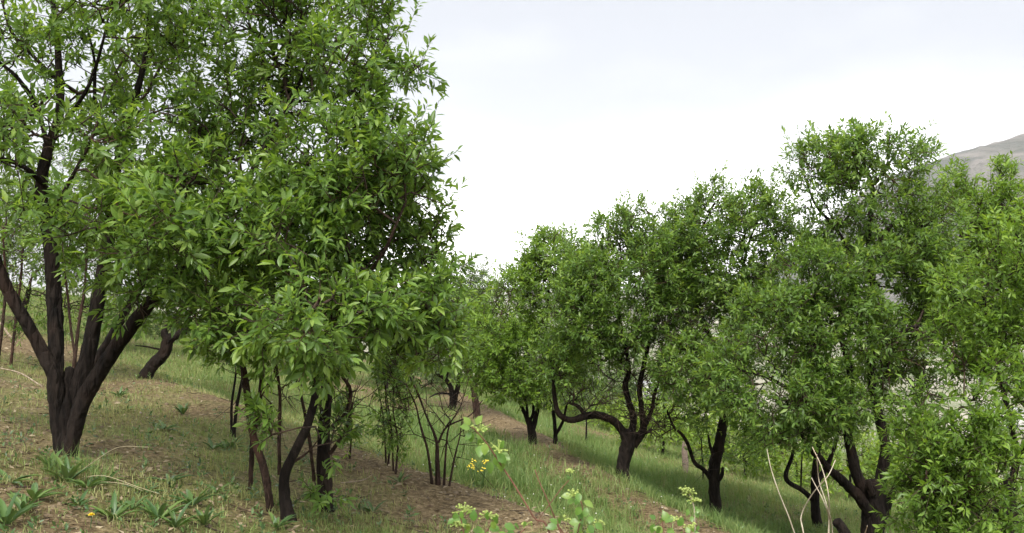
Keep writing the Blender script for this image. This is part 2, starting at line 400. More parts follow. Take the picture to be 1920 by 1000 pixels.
def shoots(rng, tip, axis, slen, nl, L0, droop=.35):
    """leaves of many shoots -> base, dir, normal, length, tint"""
    sid = np.repeat(np.arange(len(tip)), nl); k = np.concatenate([np.arange(n) for n in nl]); frac = (k + .5) / nl[sid]
    s = frac ** .8; ax = axis[sid]
    ref = norm(np.cross(ax, rng.normal(size=(len(tip), 3))[sid])); ref2 = np.cross(ax, ref)
    ang = k * 2.39996 + rng.normal(size=len(k)) * .35
    rad = ref * np.cos(ang)[:, None] + ref2 * np.sin(ang)[:, None]
    phi = np.radians(82 - 52 * frac + rng.normal(size=len(k)) * 13)
    d = ax * np.cos(phi)[:, None] + rad * np.sin(phi)[:, None]
    d[:, 2] -= droop * rng.uniform(.2, 1.1, len(k)); d = norm(d)
    up = np.array([0, 0, 1.]) + .55 * rng.normal(size=(len(k), 3)) + .45 * ax
    nn = norm(up - d * (up * d).sum(1, keepdims=True))
    ln = L0 * rng.uniform(.5, 1.15, len(k)) * (.8 + .35 * np.sin(frac * 2.6)) * rng.uniform(.82, 1.12, len(tip))[sid]
    base = tip[sid] + ax * (s * slen[sid])[:, None] + d * .006
    tint = np.clip(.3 + .22 * rng.normal(size=len(k)) + .30 * (frac > .75) + .18 * rng.normal(size=len(tip))[sid], 0, 1)
    return base, d, nn, ln, tint

# ------------------------------------------------------------------ tree generator
def make_tree(label, name='almond_tree', d=None, base=(0, 0), trunk=(), limbs=(), crowns=(), dens=260, L0=.064, lod=2, nobj=0, seed=1,
              gap=.44, leafm=LEAF, bark=BARK, twigm=TWIG, sides=14, rtip=.0021, nleaf=(11, 19), slen=(.06, .2), group='almond trees on the hillside',
              up=.35, limb_rough=.16, cat='tree', droop=.2, bare=(), leafw=.17, shell=.45, sprig=0.06, trunk_name='trunk', pl=.28, thick=.335, thin_bark=None, lobes=.78, cs=1.0):
    rng = np.random.default_rng(seed)
    if d is None: d = ground_d(*base)
    b0 = P(base[0], base[1], d); b0[2] = float(height(b0[0], b0[1]))
    root = tag(empty(name, b0), label, cat, group)
    def world(poly):
        pts = np.array([P(q[0], q[1], d + q[2]) for q in poly]); rad = np.array([q[3] * thick * (d + q[2]) / F for q in poly]); return pts, rad
    nodes, plen, pdir = [], [], []
    def add_wood(poly, nm, is_trunk):
        pts, rad = world(poly)
        if is_trunk:
            pts[0] = (pts[0][0], pts[0][1], float(height(pts[0][0], pts[0][1])) - .06)
        n = 7; C = catmull(pts, n); r = np.interp(np.linspace(0, len(pts) - 1, len(C)), np.arange(len(pts)), rad)
        ln = np.linalg.norm(np.diff(C, axis=0), axis=1).sum(); m = max(6, min(200, int(ln / (.02 if sides > 20 else .03))))
        t0 = np.concatenate([[0], np.cumsum(np.linalg.norm(np.diff(C, axis=0), axis=1))]); tt = np.linspace(0, t0[-1], m)
        C = np.stack([np.interp(tt, t0, C[:, k]) for k in range(3)], -1); r = np.interp(tt, t0, r)
        env = np.sin(np.linspace(0, math.pi, m)) ** .5
        for k in range(3): C[:, k] += env * r * .9 * (fbm(np.stack([tt * 3.1, tt * 0 + seed + k * 5, tt * 0], -1), 71 + k, 3) - .5)
        if is_trunk: r = r * (1 + .38 * np.exp(-tt / .075))
        V, q, t = tube(C, r, sides if r.max() > .02 else 8, limb_rough, seed)
        ob = obj(nm, mk_mesh(nm, V - b0, [q, t]), thin_bark if (thin_bark and max(q_[3] for q_ in poly) < 23) else bark, root)
        step = max(1, int(.06 / max(ln / m, 1e-4)))
        for i in range(0, m, step):
            if is_trunk and i < m * .6: continue
            nodes.append(C[i]); plen.append(tt[i] * .4); pdir.append(norm(C[min(i + 1, m - 1)] - C[max(i - 1, 0)]))
        return ob
    if trunk:
        for k, tp in enumerate(trunk if isinstance(trunk[0], list) else [trunk]): add_wood(tp, trunk_name, True)
    for lb in limbs: add_wood(lb, 'limb', False)
    # crown sample points
    tips, cen, isbare = [], [], []
    for cr, br in [(c, False) for c in crowns] + [(c, True) for c in bare]:
        cx, cy, dd, rx, ry, rd = cr[:6]; mult = cr[6] if len(cr) > 6 else 1.0
        c = P(cx, cy, d + dd); sc = (d + dd) / F; rx, ry = rx * sc * cs, ry * sc * cs; rd = rd * cs
        n = max(3, int(dens * mult * math.pi * rx * ry * (rd / (.5 * (rx + ry))) ** .5)); got = []
        tries = 0
        while sum(map(len, got)) < n and tries < 12:
            u = norm(rng.normal(size=(n * 2, 3))); rr = (shell ** 3 + (1 - shell ** 3) * rng.random(n * 2)) ** (1 / 3)
            wob = .78 + .5 * fbm(u * 1.7 + seed, seed, 2)
            pp = c + u * (rr * wob)[:, None] * np.array([rx, rd, ry])
            keep = fbm(pp * 2.6 + seed * 3.1, seed + 5, 2) > (cr[7] if len(cr) > 7 else gap) if not br else np.ones(len(pp), bool)
            got.append(pp[keep]); tries += 1
        pp = np.vstack(got)[:n]; pc = np.repeat(c[None], len(pp), 0)
        if not br and lobes > 0:
            rl = float(np.clip(.42 * min(rx, ry, rd), .07, .26)); S = np.array([rx, rd, ry])
            K = max(3, int(1.15 * ((rx * ry + rx * rd + ry * rd) / 3) / rl ** 2))
            lc = []
            for _ in range(60):
                u = norm(rng.normal(size=(K, 3))); q = c + u * (np.maximum(S - .8 * rl, .25 * S)) * (.35 + .65 * rng.random((K, 1)) ** .45)
                q = q[fbm(q * 2.6 + seed * 3.1, seed + 5, 2) > (cr[7] if len(cr) > 7 else gap) - .03]
                for v in q:
                    if len(lc) < K and all(((v - w_) ** 2).sum() > (.75 * rl) ** 2 for w_ in lc): lc.append(v)
                if len(lc) >= K: break
            if len(lc) > 1:
                lc = np.array(lc); lr = rl * rng.uniform(.7, 1.25, len(lc)); m_l = int(len(pp) * lobes)
                li = rng.choice(len(lc), m_l, p=lr ** 2 / (lr ** 2).sum())
                u = norm(rng.normal(size=(m_l, 3)) + .75 * norm((lc[li] - c) / S) + np.array([0, 0, .45]))
                pp[:m_l] = lc[li] + u * (lr[li] * (.45 + .55 * rng.random(m_l) ** .6))[:, None]; pc[:m_l] = lc[li]
        ok = pp[:, 2] > height(pp[:, 0], pp[:, 1]) + .08; pp = pp[ok]
        tips.append(pp); cen.append(pc[ok]); isbare.append(np.full(len(pp), br))
    tips = np.vstack(tips); cen = np.vstack(cen); isbare = np.concatenate(isbare)
    ln_ = np.array(nodes)
    dl = np.array([np.min(((ln_ - q) ** 2).sum(1)) for q in tips]); od = np.argsort(dl)
    tips, cen, isbare = tips[od], cen[od], isbare[od]
    M = len(nodes); cap_n = M + len(tips) * 40
    NP = np.zeros((cap_n, 3)); NP[:M] = nodes; PL = np.zeros(cap_n); PL[:M] = plen; DR = np.zeros((cap_n, 3)); DR[:M] = pdir
    PA = np.full(cap_n, -1); CNT = np.zeros(cap_n); n = M; paths = []
    tdir = np.zeros_like(tips)
    for ti in range(len(tips)):
        q = tips[ti]; dv = q - NP[:n]; dist = np.sqrt((dv * dv).sum(1)); k = int(np.argmin(dist + pl * PL[:n])); dd_ = dist[k]
        m = int(min(30, max(1, round(dd_ / .11)))); t = (np.arange(1, m + 1) / m)[:, None]
        ctrl = NP[k] + DR[k] * dd_ * .35 + np.array([0, 0, .12 * dd_]) + rng.normal(size=3) * dd_ * .06
        pts = (1 - t) ** 2 * NP[k] + 2 * t * (1 - t) * ctrl + t * t * q
        if m > 2: pts[:-1] += rng.normal(size=(m - 1, 3)) * .012
        ids = np.arange(n, n + m); NP[ids] = pts; PA[ids] = np.concatenate([[k], ids[:-1]])
        seg = norm(np.diff(np.vstack([NP[k][None], pts]), axis=0)); DR[ids] = seg
        PL[ids] = PL[k] + dd_ * t[:, 0]; CNT[ids[-1]] += 1; paths.append((k, ids)); tdir[ti] = seg[-1]; n += m
    for i in range(n - 1, M - 1, -1):
        if PA[i] >= M: CNT[PA[i]] += CNT[i]
    RA = rtip * np.maximum(CNT, 1) ** .40
    # shoot axes
    outw = norm(tips - cen); ax = norm(.55 * tdir + .5 * outw + np.array([0, 0, up]) + .4 * rng.normal(size=tips.shape))
    sl_ = rng.uniform(slen[0], slen[1], len(tips)) * np.where(rng.random(len(tips)) < sprig, 1.9, 1.0)
    # upright sprigs near the crown top
    # twig tubes, vectorised by ring
    seqP, seqR, startf = [], [], []
    for ti, (k, ids) in enumerate(paths):
        e = tips[ti] + ax[ti] * sl_[ti]
        seqP += [NP[k][None], NP[ids], e[None]]; r = RA[ids]; seqR += [[r[0]], r, [rtip * .45]]
        startf += [True] + [False] * (len(ids) + 1)
    C = np.vstack(seqP); r = np.concatenate(seqR); st = np.array(startf)
    T = np.zeros_like(C); nxt = np.roll(C, -1, 0); prv = np.roll(C, 1, 0); last = np.roll(st, -1); last[-1] = True
    T = np.where(st[:, None], nxt - C, np.where(last[:, None], C - prv, nxt - prv)); T = norm(T)
    sdn = 4 if lod >= 2 else 3
    ref = np.array([.31, .87, .38]); U = norm(np.cross(T, ref)); W = np.cross(T, U); a = np.linspace(0, 2 * math.pi, sdn, endpoint=False)
    V = (C[:, None] + r[:, None, None] * (U[:, None] * np.cos(a)[None, :, None] + W[:, None] * np.sin(a)[None, :, None])).reshape(-1, 3)
    i0 = np.nonzero(~last)[0]; J = i0[:, None] * sdn + np.arange(sdn)[None]; K = np.roll(J, -1, 1)
    Q = np.stack([J, K, K + sdn, J + sdn], -1).reshape(-1, 4)
    tag(obj('twigs', mk_mesh('twigs', V - b0, [Q]), twigm, root), kind='stuff')
    # leaves
    lv = ~isbare
    nl = rng.integers(nleaf[0], nleaf[1] + 1, lv.sum())
    B, D, NN, LN, TI = shoots(rng, tips[lv], ax[lv], sl_[lv], nl, L0, droop)
    if nobj:
        dc = np.linalg.norm(B - np.array([0, 0, EYE]), axis=1)
        pxx = 960 + F * B[:, 0] / B[:, 1]; pyy = HOR - F * (B[:, 2] - EYE) / B[:, 1]
        # prefer leaves seen broad side and not buried
        view = norm(np.array([0, 0, EYE]) - B); face = np.abs((NN * view).sum(1))
        score = LN / dc * (.35 + face); score[(pxx < 5) | (pxx > 1915) | (pyy < 5) | (pyy > 995)] = 0
        pick = np.zeros(len(B), bool); pick[np.argsort(-score)[:nobj]] = True
    else: pick = np.zeros(len(B), bool)
    m_ = ~pick
    V, q, t, kk = leaf_mesh_arrays(B[m_], D[m_], NN[m_], LN[m_], lod, leafw)
    cr = obj('crown', mk_mesh('crown', V - b0, [q, t], False, {'tint': np.repeat(TI[m_], kk)}), leafm, root); cr['kind'] = 'stuff'
    if nobj:
        var = leaf_variants(leafm, leafw)
        sd_ = np.cross(NN, D)
        for i in np.nonzero(pick)[0]:
            lo = obj('leaf', var[min(5, int(TI[i] * 6))], None, cr)
            s = LN[i]; b = B[i] - b0
            lo.matrix_basis = Matrix(((D[i][0] * s, sd_[i][0] * s, NN[i][0] * s, b[0]), (D[i][1] * s, sd_[i][1] * s, NN[i][1] * s, b[1]), (D[i][2] * s, sd_[i][2] * s, NN[i][2] * s, b[2]), (0, 0, 0, 1)))
    return root

# ------------------------------------------------------------------ trees (photo columns and rows at each tree's own depth)
# A: big five-stemmed tree at the left
make_tree('big dark almond tree at far left, five thick black stems fanning from one base', base=(125, 852),
    trunk=[[(124, 858, 0, 60), (122, 800, .02, 62), (126, 745, .04, 58), (132, 690, .06, 26)]],
    limbs=[[(114, 800, .02, 36), (108, 725, -.02, 40), (86, 668, -.02, 40), (55, 610, -.05, 38), (12, 535, -.1, 36), (-25, 440, -.15, 30), (-60, 330, -.2, 24), (-80, 200, -.3, 16), (-60, 60, -.3, 9)],
           [(114, 852, 0, 34), (107, 745, 0, 48), (107, 640, .05, 46), (102, 540, .1, 44), (92, 440, .1, 42), (76, 365, .1, 40), (88, 280, .1, 30), (112, 200, .15, 26), (106, 100, .2, 20), (96, 0, .2, 15), (90, -110, .2, 9)],
           [(128, 845, .05, 34), (144, 745, .05, 46), (170, 650, .1, 46), (188, 545, .15, 40), (205, 430, .2, 36), (215, 330, .25, 32), (238, 240, .3, 24), (262, 150, .3, 20), (276, 60, .35, 16), (280, -70, .35, 10)],
           [(130, 855, -.03, 38), (153, 765, -.05, 50), (190, 695, -.06, 46), (240, 622, -.1, 42), (290, 558, -.1, 38), (340, 500, -.1, 30), (400, 425, -.1, 24), (455, 350, -.1, 20), (500, 270, -.1, 15), (545, 190, -.1, 11), (585, 90, -.1, 7)],
           [(150, 720, .2, 30), (205, 640, .35, 28), (250, 560, .5, 24), (305, 470, .6, 20), (340, 390, .7, 15), (370, 290, .8, 9)],
           [(92, 360, .1, 18), (55, 322, -.1, 17), (10, 300, -.2, 15), (-40, 290, -.3, 9)],
           [(92, 300, .1, 17), (70, 210, 0, 15), (35, 150, -.1, 13), (-10, 110, -.15, 9)], [(225, 290, .25, 14), (180, 200, .1, 12), (175, 110, .1, 9), (150, 10, .1, 5)], [(88, 420, 0, 14), (130, 340, -.2, 12), (175, 250, -.2, 10), (195, 170, -.2, 6)],
           [(105, 150, .2, 12), (60, 105, .15, 12), (20, 60, .1, 10), (0, 0, .1, 7)],
           [(120, 230, .1, 13), (165, 160, 0, 11), (190, 80, -.1, 9), (205, 10, -.1, 6)],
           [(545, 190, -.1, 10), (620, 185, -.1, 8), (700, 165, -.1, 6), (760, 140, -.1, 4), (795, 118, -.1, 2)], [(455, 350, -.1, 12), (520, 320, -.3, 10), (590, 305, -.4, 7)]],
    crowns=[(60, 190, .1, 160, 180, .9, .52), (250, 90, .3, 150, 150, .9, .7), (290, 300, .2, 150, 120, .8, 1.1), (250, 430, -.9, 150, 75, .45, 1.0),
            (130, 400, -.9, 90, 55, .35, 1.0), (40, 250, -.8, 90, 60, .4, .9), (420, 170, .2, 130, 150, .8), (400, 400, -.1, 130, 110, .7, 1.2), (520, 90, .1, 130, 110, .7, .85),
            (420, 20, .1, 190, 80, .8, .85), (-90, 260, 0, 120, 230, .8, .6), (100, -60, .2, 250, 90, .9, .5), (330, 540, -.2, 110, 70, .6, 1.0), (640, 50, .1, 120, 90, .6, .9),
            (690, 160, -.1, 65, 32, .25, 1.1, .2), (750, 140, -.1, 55, 22, .15, 1.3, .1), (790, 125, -.1, 24, 14, .1, 1.5, .1)],
    nobj=300, lod=1, seed=3, thick=.295, sides=28, L0=.068, dens=300)

# B: many-stemmed shrubby tree, left of centre
make_tree('dense bushy almond tree left of centre on several thin leaning stems', base=(575, 962),
    trunk=[[(612, 940, .2, 44), (606, 860, .2, 38), (608, 790, .2, 32), (612, 720, .2, 30), (618, 620, .2, 26), (612, 500, .15, 22)],
           [(545, 975, -.2, 40), (532, 905, -.2, 28), (550, 850, -.2, 26), (575, 800, -.15, 24), (592, 730, -.1, 20), (600, 640, 0, 17)],
           [(512, 945, -.1, 20), (496, 880, -.1, 22), (476, 820, -.05, 20), (465, 750, 0, 20), (455, 680, 0, 17), (440, 600, 0, 12)],
           [(470, 905, .3, 12), (474, 830, .3, 15), (486, 760, .25, 14), (492, 690, .2, 12), (500, 600, .2, 9)]],
    limbs=[[(612, 500, .15, 22), (625, 400, .1, 19), (650, 310, .1, 16), (670, 220, .1, 12), (690, 120, .1, 8)],
           [(612, 540, .15, 15), (560, 440, .2, 14), (520, 350, .2, 11), (500, 260, .3, 8)],
           [(618, 620, .2, 14), (670, 540, 0, 12), (720, 470, -.2, 10), (760, 380, -.2, 7)],
           [(606, 640, .1, 13), (590, 590, -.5, 11), (600, 560, -1.0, 8)],
           [(624, 640, .2, 13), (700, 620, .1, 11), (770, 590, .1, 9), (830, 570, .1, 6)],
           [(625, 800, .2, 16), (650, 770, .15, 12), (657, 730, .15, 10), (640, 700, .15, 9), (660, 690, .15, 6)],
           [(620, 850, .15, 12), (650, 800, .05, 9), (662, 755, 0, 7)],
           [(545, 870, -.2, 8), (580, 845, -.2, 5), (600, 820, -.3, 2)],
           [(525, 890, -.15, 11), (524, 820, -.1, 11), (525, 740, 0, 9), (515, 660, .1, 7)],
           [(590, 900, .2, 11), (580, 820, .1, 10), (565, 740, .1, 8)],
           [(455, 690, 0, 10), (437, 650, 0, 8), (428, 620, 0, 6)],
           [(466, 760, 0, 12), (505, 720, .05, 12), (520, 680, .1, 10), (525, 600, .1, 7)]],
    crowns=[(640, 300, .1, 150, 130, .75, 1.05), (560, 440, .0, 160, 120, .8, 1.15), (700, 420, -.1, 125, 120, .7, 1.15), (755, 310, 0, 72, 82, .45, 1.2, .36), (640, 160, .15, 110, 90, .5, .8),
            (600, 590, -.75, 135, 80, .5, 1.2), (500, 580, -.2, 130, 80, .6, 1.2), (720, 585, -.1, 120, 85, .6, 1.25), (815, 590, 0, 52, 82, .35, 1.2), (790, 470, 0, 48, 70, .35, 1.1),
            (620, 655, -.2, 150, 38, .5, 1.0), (790, 645, .1, 70, 48, .4, 1.0), (545, 800, -.5, 44, 28, .15, 1.0), (622, 825, -.1, 28, 34, .12, 1.0), (440, 640, -.1, 70, 45, .35, 1.0), (590, 945, .0, 30, 22, .12, 1.2),
            (480, 480, .2, 110, 110, .7, 1.0)],
    bare=[(600, 740, .1, 110, 60, .35, .5), (500, 720, .1, 70, 70, .3, .6), (650, 780, .1, 50, 70, .3, .5)],
    nobj=300, lod=2, seed=8, sides=14, L0=.063, dens=370, droop=.3, up=.25, bark=BARK, thin_bark=BARK_RED)

# leaning old tree behind A
make_tree('old almond tree with a leaning crooked trunk behind the big dark tree', base=(268, 708),
    trunk=[[(266, 712, 0, 32), (285, 685, 0, 34), (308, 660, 0, 32), (318, 635, 0, 28), (345, 622, 0, 20), (375, 605, 0, 15)]],
    limbs=[[(318, 640, 0, 22), (308, 622, 0, 18), (330, 595, .1, 15), (370, 540, .2, 12), (400, 470, .3, 9)], [(300, 655, 0, 6), (275, 650, -.1, 5), (255, 648, -.2, 3)]],
    crowns=[(380, 500, .3, 120, 90, .9), (300, 450, .6, 130, 110, 1.0), (440, 560, .2, 80, 60, .7)], dens=168, lod=1, seed=12, L0=.07)
# thin-stemmed thicket trees behind A at the far left
make_tree('thicket of thin brown stems and leaves behind the left stems of the big dark tree', base=(150, 690), d=9.5,
    trunk=[[(135, 712, 0, 12), (150, 600, 0, 10), (160, 520, 0, 8), (165, 420, 0, 6)], [(150, 705, .2, 8), (132, 600, .2, 8), (120, 500, .2, 7)], [(20, 700, .5, 9), (35, 560, .5, 8), (45, 440, .5, 6)], [(-5, 690, .2, 10), (10, 560, .2, 9), (5, 430, .2, 6)]],
    crowns=[(40, 430, .4, 150, 110, .8), (160, 420, .2, 90, 90, .7), (80, 560, .8, 130, 70, .7, .5), (220, 600, .6, 70, 50, .5, .6)], dens=147, lod=1, seed=14, thick=.3, L0=.061, bark=BARK_RED, bare=[(90, 590, .3, 110, 80, .6, .3)])
make_tree('pale leafy almond tree far up the slope at the left edge', base=(40, 640), d=15,
    trunk=[[(40, 660, 0, 20), (45, 590, 0, 18), (55, 540, 0, 12)]], limbs=[[(45, 600, 0, 10), (20, 540, 0, 8), (10, 480, 0, 6)]],
    crowns=[(60, 470, 0, 150, 90, 1.3), (-50, 440, .5, 120, 110, 1.3), (180, 480, .6, 100, 90, 1.0), (90, 360, 0, 160, 90, 1.2)], dens=110, lod=0, seed=15, L0=.1, leafm=LEAF_FAR, nleaf=(8, 13))
make_tree('almond tree far up the slope showing between the big stems and the bushy crown', base=(430, 645), d=17,
    trunk=[[(430, 660, 0, 18), (435, 600, 0, 15), (440, 550, 0, 10)]], crowns=[(440, 510, 0, 120, 70, 1.2), (340, 480, .4, 110, 80, 1.2), (540, 520, .4, 110, 80, 1.2)], dens=120, lod=0, seed=16, L0=.1, leafm=LEAF_FAR, nleaf=(8, 13))
# two thin stems behind B's left stem
make_tree('slim two-stemmed young tree just left of the bushy tree', base=(438, 818),
    trunk=[[(438, 820, 0, 10), (446, 760, 0, 9), (458, 690, 0, 7), (462, 640, 0, 5)], [(436, 818, .1, 8), (436, 760, .1, 7), (443, 700, .1, 6)]],
    crowns=[(460, 660, 0, 60, 45, .4), (430, 690, .2, 40, 40, .3, .5)], dens=120, lod=1, seed=17)

# saplings right of B
for i, (bx, by, top, lab) in enumerate([(655, 858, 690, 'single straight leafy sapling just right of the bushy tree'), (741, 888, 640, 'leafy sapling with two slim stems between the bushy tree and the bare shrub'), (727, 872, 650, 'thin leafy sapling beside the two-stemmed sapling')]):
    make_tree(lab, name='sapling', base=(bx, by), trunk=[[(bx, by, 0, 6), (bx + 5, by - 60, 0, 4.5), (bx - 4, by - 130, 0, 3.5), (bx + 4, top, 0, 2)]] + ([[(bx - 2, by - 4, .1, 5), (bx - 8, by - 90, .1, 4), (bx - 26, top + 40, .1, 2)]] if i else []),
        crowns=[(bx + 2, (by + top) / 2, 0, 24 if i else 12, (by - top) * .42, .12), (bx + 4, top + 30, 0, 26 if i else 14, 40, .12, 1.2)], thick=.34, bark=BARK_RED, twigm=BARK_RED, dens=900 if i else 1200, lod=1, seed=20 + i, L0=.05, slen=(.04, .12), nleaf=(7, 11), group='young saplings', rtip=.0018, sides=7)
# leafless shrub
make_tree('leafless shrub of bare grey-brown stems right of the bushy tree', name='bare_shrub', base=(820, 908),
    trunk=[[(822, 910, 0, 16), (820, 860, 0, 14), (818, 825, 0, 10), (800, 780, 0, 6), (785, 740, 0, 7), (770, 710, 0, 5)], [(812, 900, 0, 9), (803, 850, 0, 8), (789, 800, 0, 7), (780, 760, 0, 5), (762, 720, 0, 3)],
           [(832, 905, 0, 8), (836, 850, 0, 7), (842, 800, 0, 5), (860, 770, 0, 3)], [(840, 912, 0, 7), (852, 860, 0, 6), (862, 820, 0, 4), (866, 790, 0, 3)]],
    limbs=[[(822, 830, 0, 8), (838, 800, 0, 6), (880, 780, 0, 4), (905, 750, 0, 2.5)], [(836, 800, 0, 4), (860, 770, 0, 3), (878, 715, 0, 2.2)]],
    crowns=[(775, 690, 0, 30, 25, .15, .5)], bare=[(780, 720, 0, 55, 60, .3, 1.0), (850, 800, 0, 60, 70, .3, .9), (770, 790, 0, 40, 50, .2, .6)], thick=.29, dens=210, lod=1, seed=25, bark=BARK_RED, twigm=BARK_RED, L0=.05, slen=(.1, .35), cat='shrub', group='bare shrubs', sides=8)

# far trees in the middle
make_tree('grey-green almond tree far back in the middle with a short forked black trunk', base=(853, 770),
    trunk=[[(846, 772, 0, 15), (848, 735, 0, 14), (836, 712, 0, 11), (815, 700, 0, 8)]], limbs=[[(848, 770, .05, 14), (858, 730, .05, 13), (864, 690, .05, 11), (868, 620, 0, 8), (870, 550, 0, 5)], [(846, 738, 0, 6), (822, 738, -.1, 6), (805, 745, -.2, 3)], [(836, 712, 0, 7), (850, 650, 0, 6), (840, 570, 0, 4)]],
    crowns=[(855, 560, 0, 72, 66, .7, 1.3, .38), (905, 560, .2, 30, 55, .4, 1.1, .36), (820, 640, 0, 75, 60, .7), (915, 505, .1, 14, 18, .15, .6), (880, 640, .2, 60, 60, .6)], dens=240, lod=1, seed=31, cs=1.1, L0=.061, leafm=LEAF_FAR)
make_tree('almond tree with a single brown slanting trunk far back in the middle', base=(893, 785),
    trunk=[[(895, 788, 0, 20), (892, 750, 0, 19), (886, 720, 0, 20), (876, 690, 0, 15), (868, 640, 0, 10)]], limbs=[[(887, 725, 0, 13), (902, 700, 0, 10), (915, 660, 0, 8)]],
    crowns=[(930, 640, .2, 50, 62, .6), (880, 600, .4, 55, 65, .7)], dens=240, lod=1, seed=32, L0=.061, bark=BARK_RED)
make_tree('round-topped almond tree left of the arching limb, on a dark vase-shaped trunk', base=(1000, 832),
    trunk=[[(1000, 835, 0, 22), (996, 805, 0, 22), (986, 780, 0, 12), (975, 755, 0, 8)]], limbs=[[(998, 812, 0, 14), (1005, 780, 0, 13), (1012, 750, 0, 10), (1020, 650, 0, 8), (1028, 560, 0, 6), (1032, 480, 0, 4)], [(990, 790, 0, 8), (985, 750, 0, 7), (965, 690, 0, 6), (945, 600, 0, 5)], [(994, 790, 0, 10), (1000, 760, .1, 8), (985, 650, .1, 6)]],
    crowns=[(1035, 485, 0, 54, 58, .5, 2.2, .3), (1020, 545, .1, 42, 45, .4, .8), (960, 575, 0, 62, 72, .6, 1.2, .36), (930, 650, -.1, 62, 60, .6, 1.2, .36), (985, 680, -.2, 82, 66, .7, 1.2, .38), (950, 720, -.1, 60, 30, .5), (1040, 640, 0, 60, 70, .5), (900, 690, -.1, 34, 40, .4, 1.1, .36)], dens=368, lod=1, seed=33, cs=1.1, L0=.061, leafm=LEAF_BRIGHT)
make_tree('small almond tree with a forked dark trunk in the shade behind the arching limb', base=(1042, 832),
    trunk=[[(1042, 834, 0, 12), (1040, 800, 0, 11), (1037, 770, 0, 9)]], limbs=[[(1042, 815, 0, 9), (1055, 790, 0, 8), (1062, 760, 0, 6)]],
    crowns=[(1050, 720, 0, 60, 42, .6), (1080, 700, .2, 50, 40, .5)], dens=195, lod=1, seed=34, L0=.061)
make_tree('young almond tree on a thin trunk under the arching limb', base=(1098, 832), trunk=[[(1098, 834, 0, 6), (1099, 800, 0, 5), (1098, 770, 0, 4)]], crowns=[(1100, 785, 0, 26, 22, .35), (1105, 740, 0, 40, 25, .4)], dens=70, lod=0, seed=35, group='young saplings')

# C: arching limb
make_tree('almond tree with one long limb arching low to the left, in the centre', base=(1170, 900),
    trunk=[[(1168, 900, 0, 38), (1170, 865, 0, 36), (1178, 835, 0, 42), (1182, 808, 0, 38)]],
    limbs=[[(1178, 845, -.02, 28), (1170, 812, -.03, 24), (1150, 788, -.05, 22), (1122, 777, -.08, 22), (1096, 780, -.1, 20), (1070, 787, -.1, 18), (1048, 774, -.12, 15), (1040, 745, -.15, 12), (1036, 690, -.2, 8)],
           [(1098, 780, -.1, 13), (1086, 762, -.1, 11), (1068, 756, -.12, 7)],
           [(1182, 830, 0, 22), (1188, 785, 0, 20), (1180, 755, 0, 17), (1173, 722, 0, 16), (1180, 692, 0, 13), (1172, 640, 0, 9), (1160, 580, 0, 7), (1165, 480, 0, 4)],
           [(1186, 835, .03, 26), (1206, 806, .05, 22), (1203, 765, .05, 15), (1200, 722, .05, 14), (1209, 680, .05, 13), (1215, 640, .05, 11), (1212, 560, .05, 8), (1225, 450, .05, 5)],
           [(1206, 806, .05, 13), (1222, 768, .1, 11), (1228, 735, .1, 9), (1250, 680, .1, 6)],
           [(1180, 690, 0, 9), (1150, 662, .1, 9), (1128, 640, .15, 8), (1100, 570, .2, 5)],
           [(1206, 812, .04, 11), (1217, 808, .0, 8), (1222, 804, 0, 3)]],
    crowns=[(1195, 450, 0, 80, 55, .6), (1120, 500, 0, 75, 65, .6), (1250, 490, .1, 70, 70, .5), (1180, 560, 0, 120, 85, .8), (1095, 590, -.3, 60, 52, .5), (1110, 655, -.1, 80, 50, .6, .6), (1240, 590, 0, 60, 70, .5), (1050, 680, -.1, 46, 46, .4, 1.0), (1135, 610, -.4, 70, 55, .45, 1.0), (1200, 410, .05, 36, 24, .3, .7)],
    bare=[(1180, 740, -.1, 85, 45, .5, .8), (1200, 660, 0, 85, 60, .6, .6), (1215, 785, -.1, 45, 28, .3, 1.2), (1110, 745, -.1, 60, 25, .3, .6)],
    dens=450, lod=1, seed=41, cs=1.1, nobj=150, L0=.061, sprig=.1)

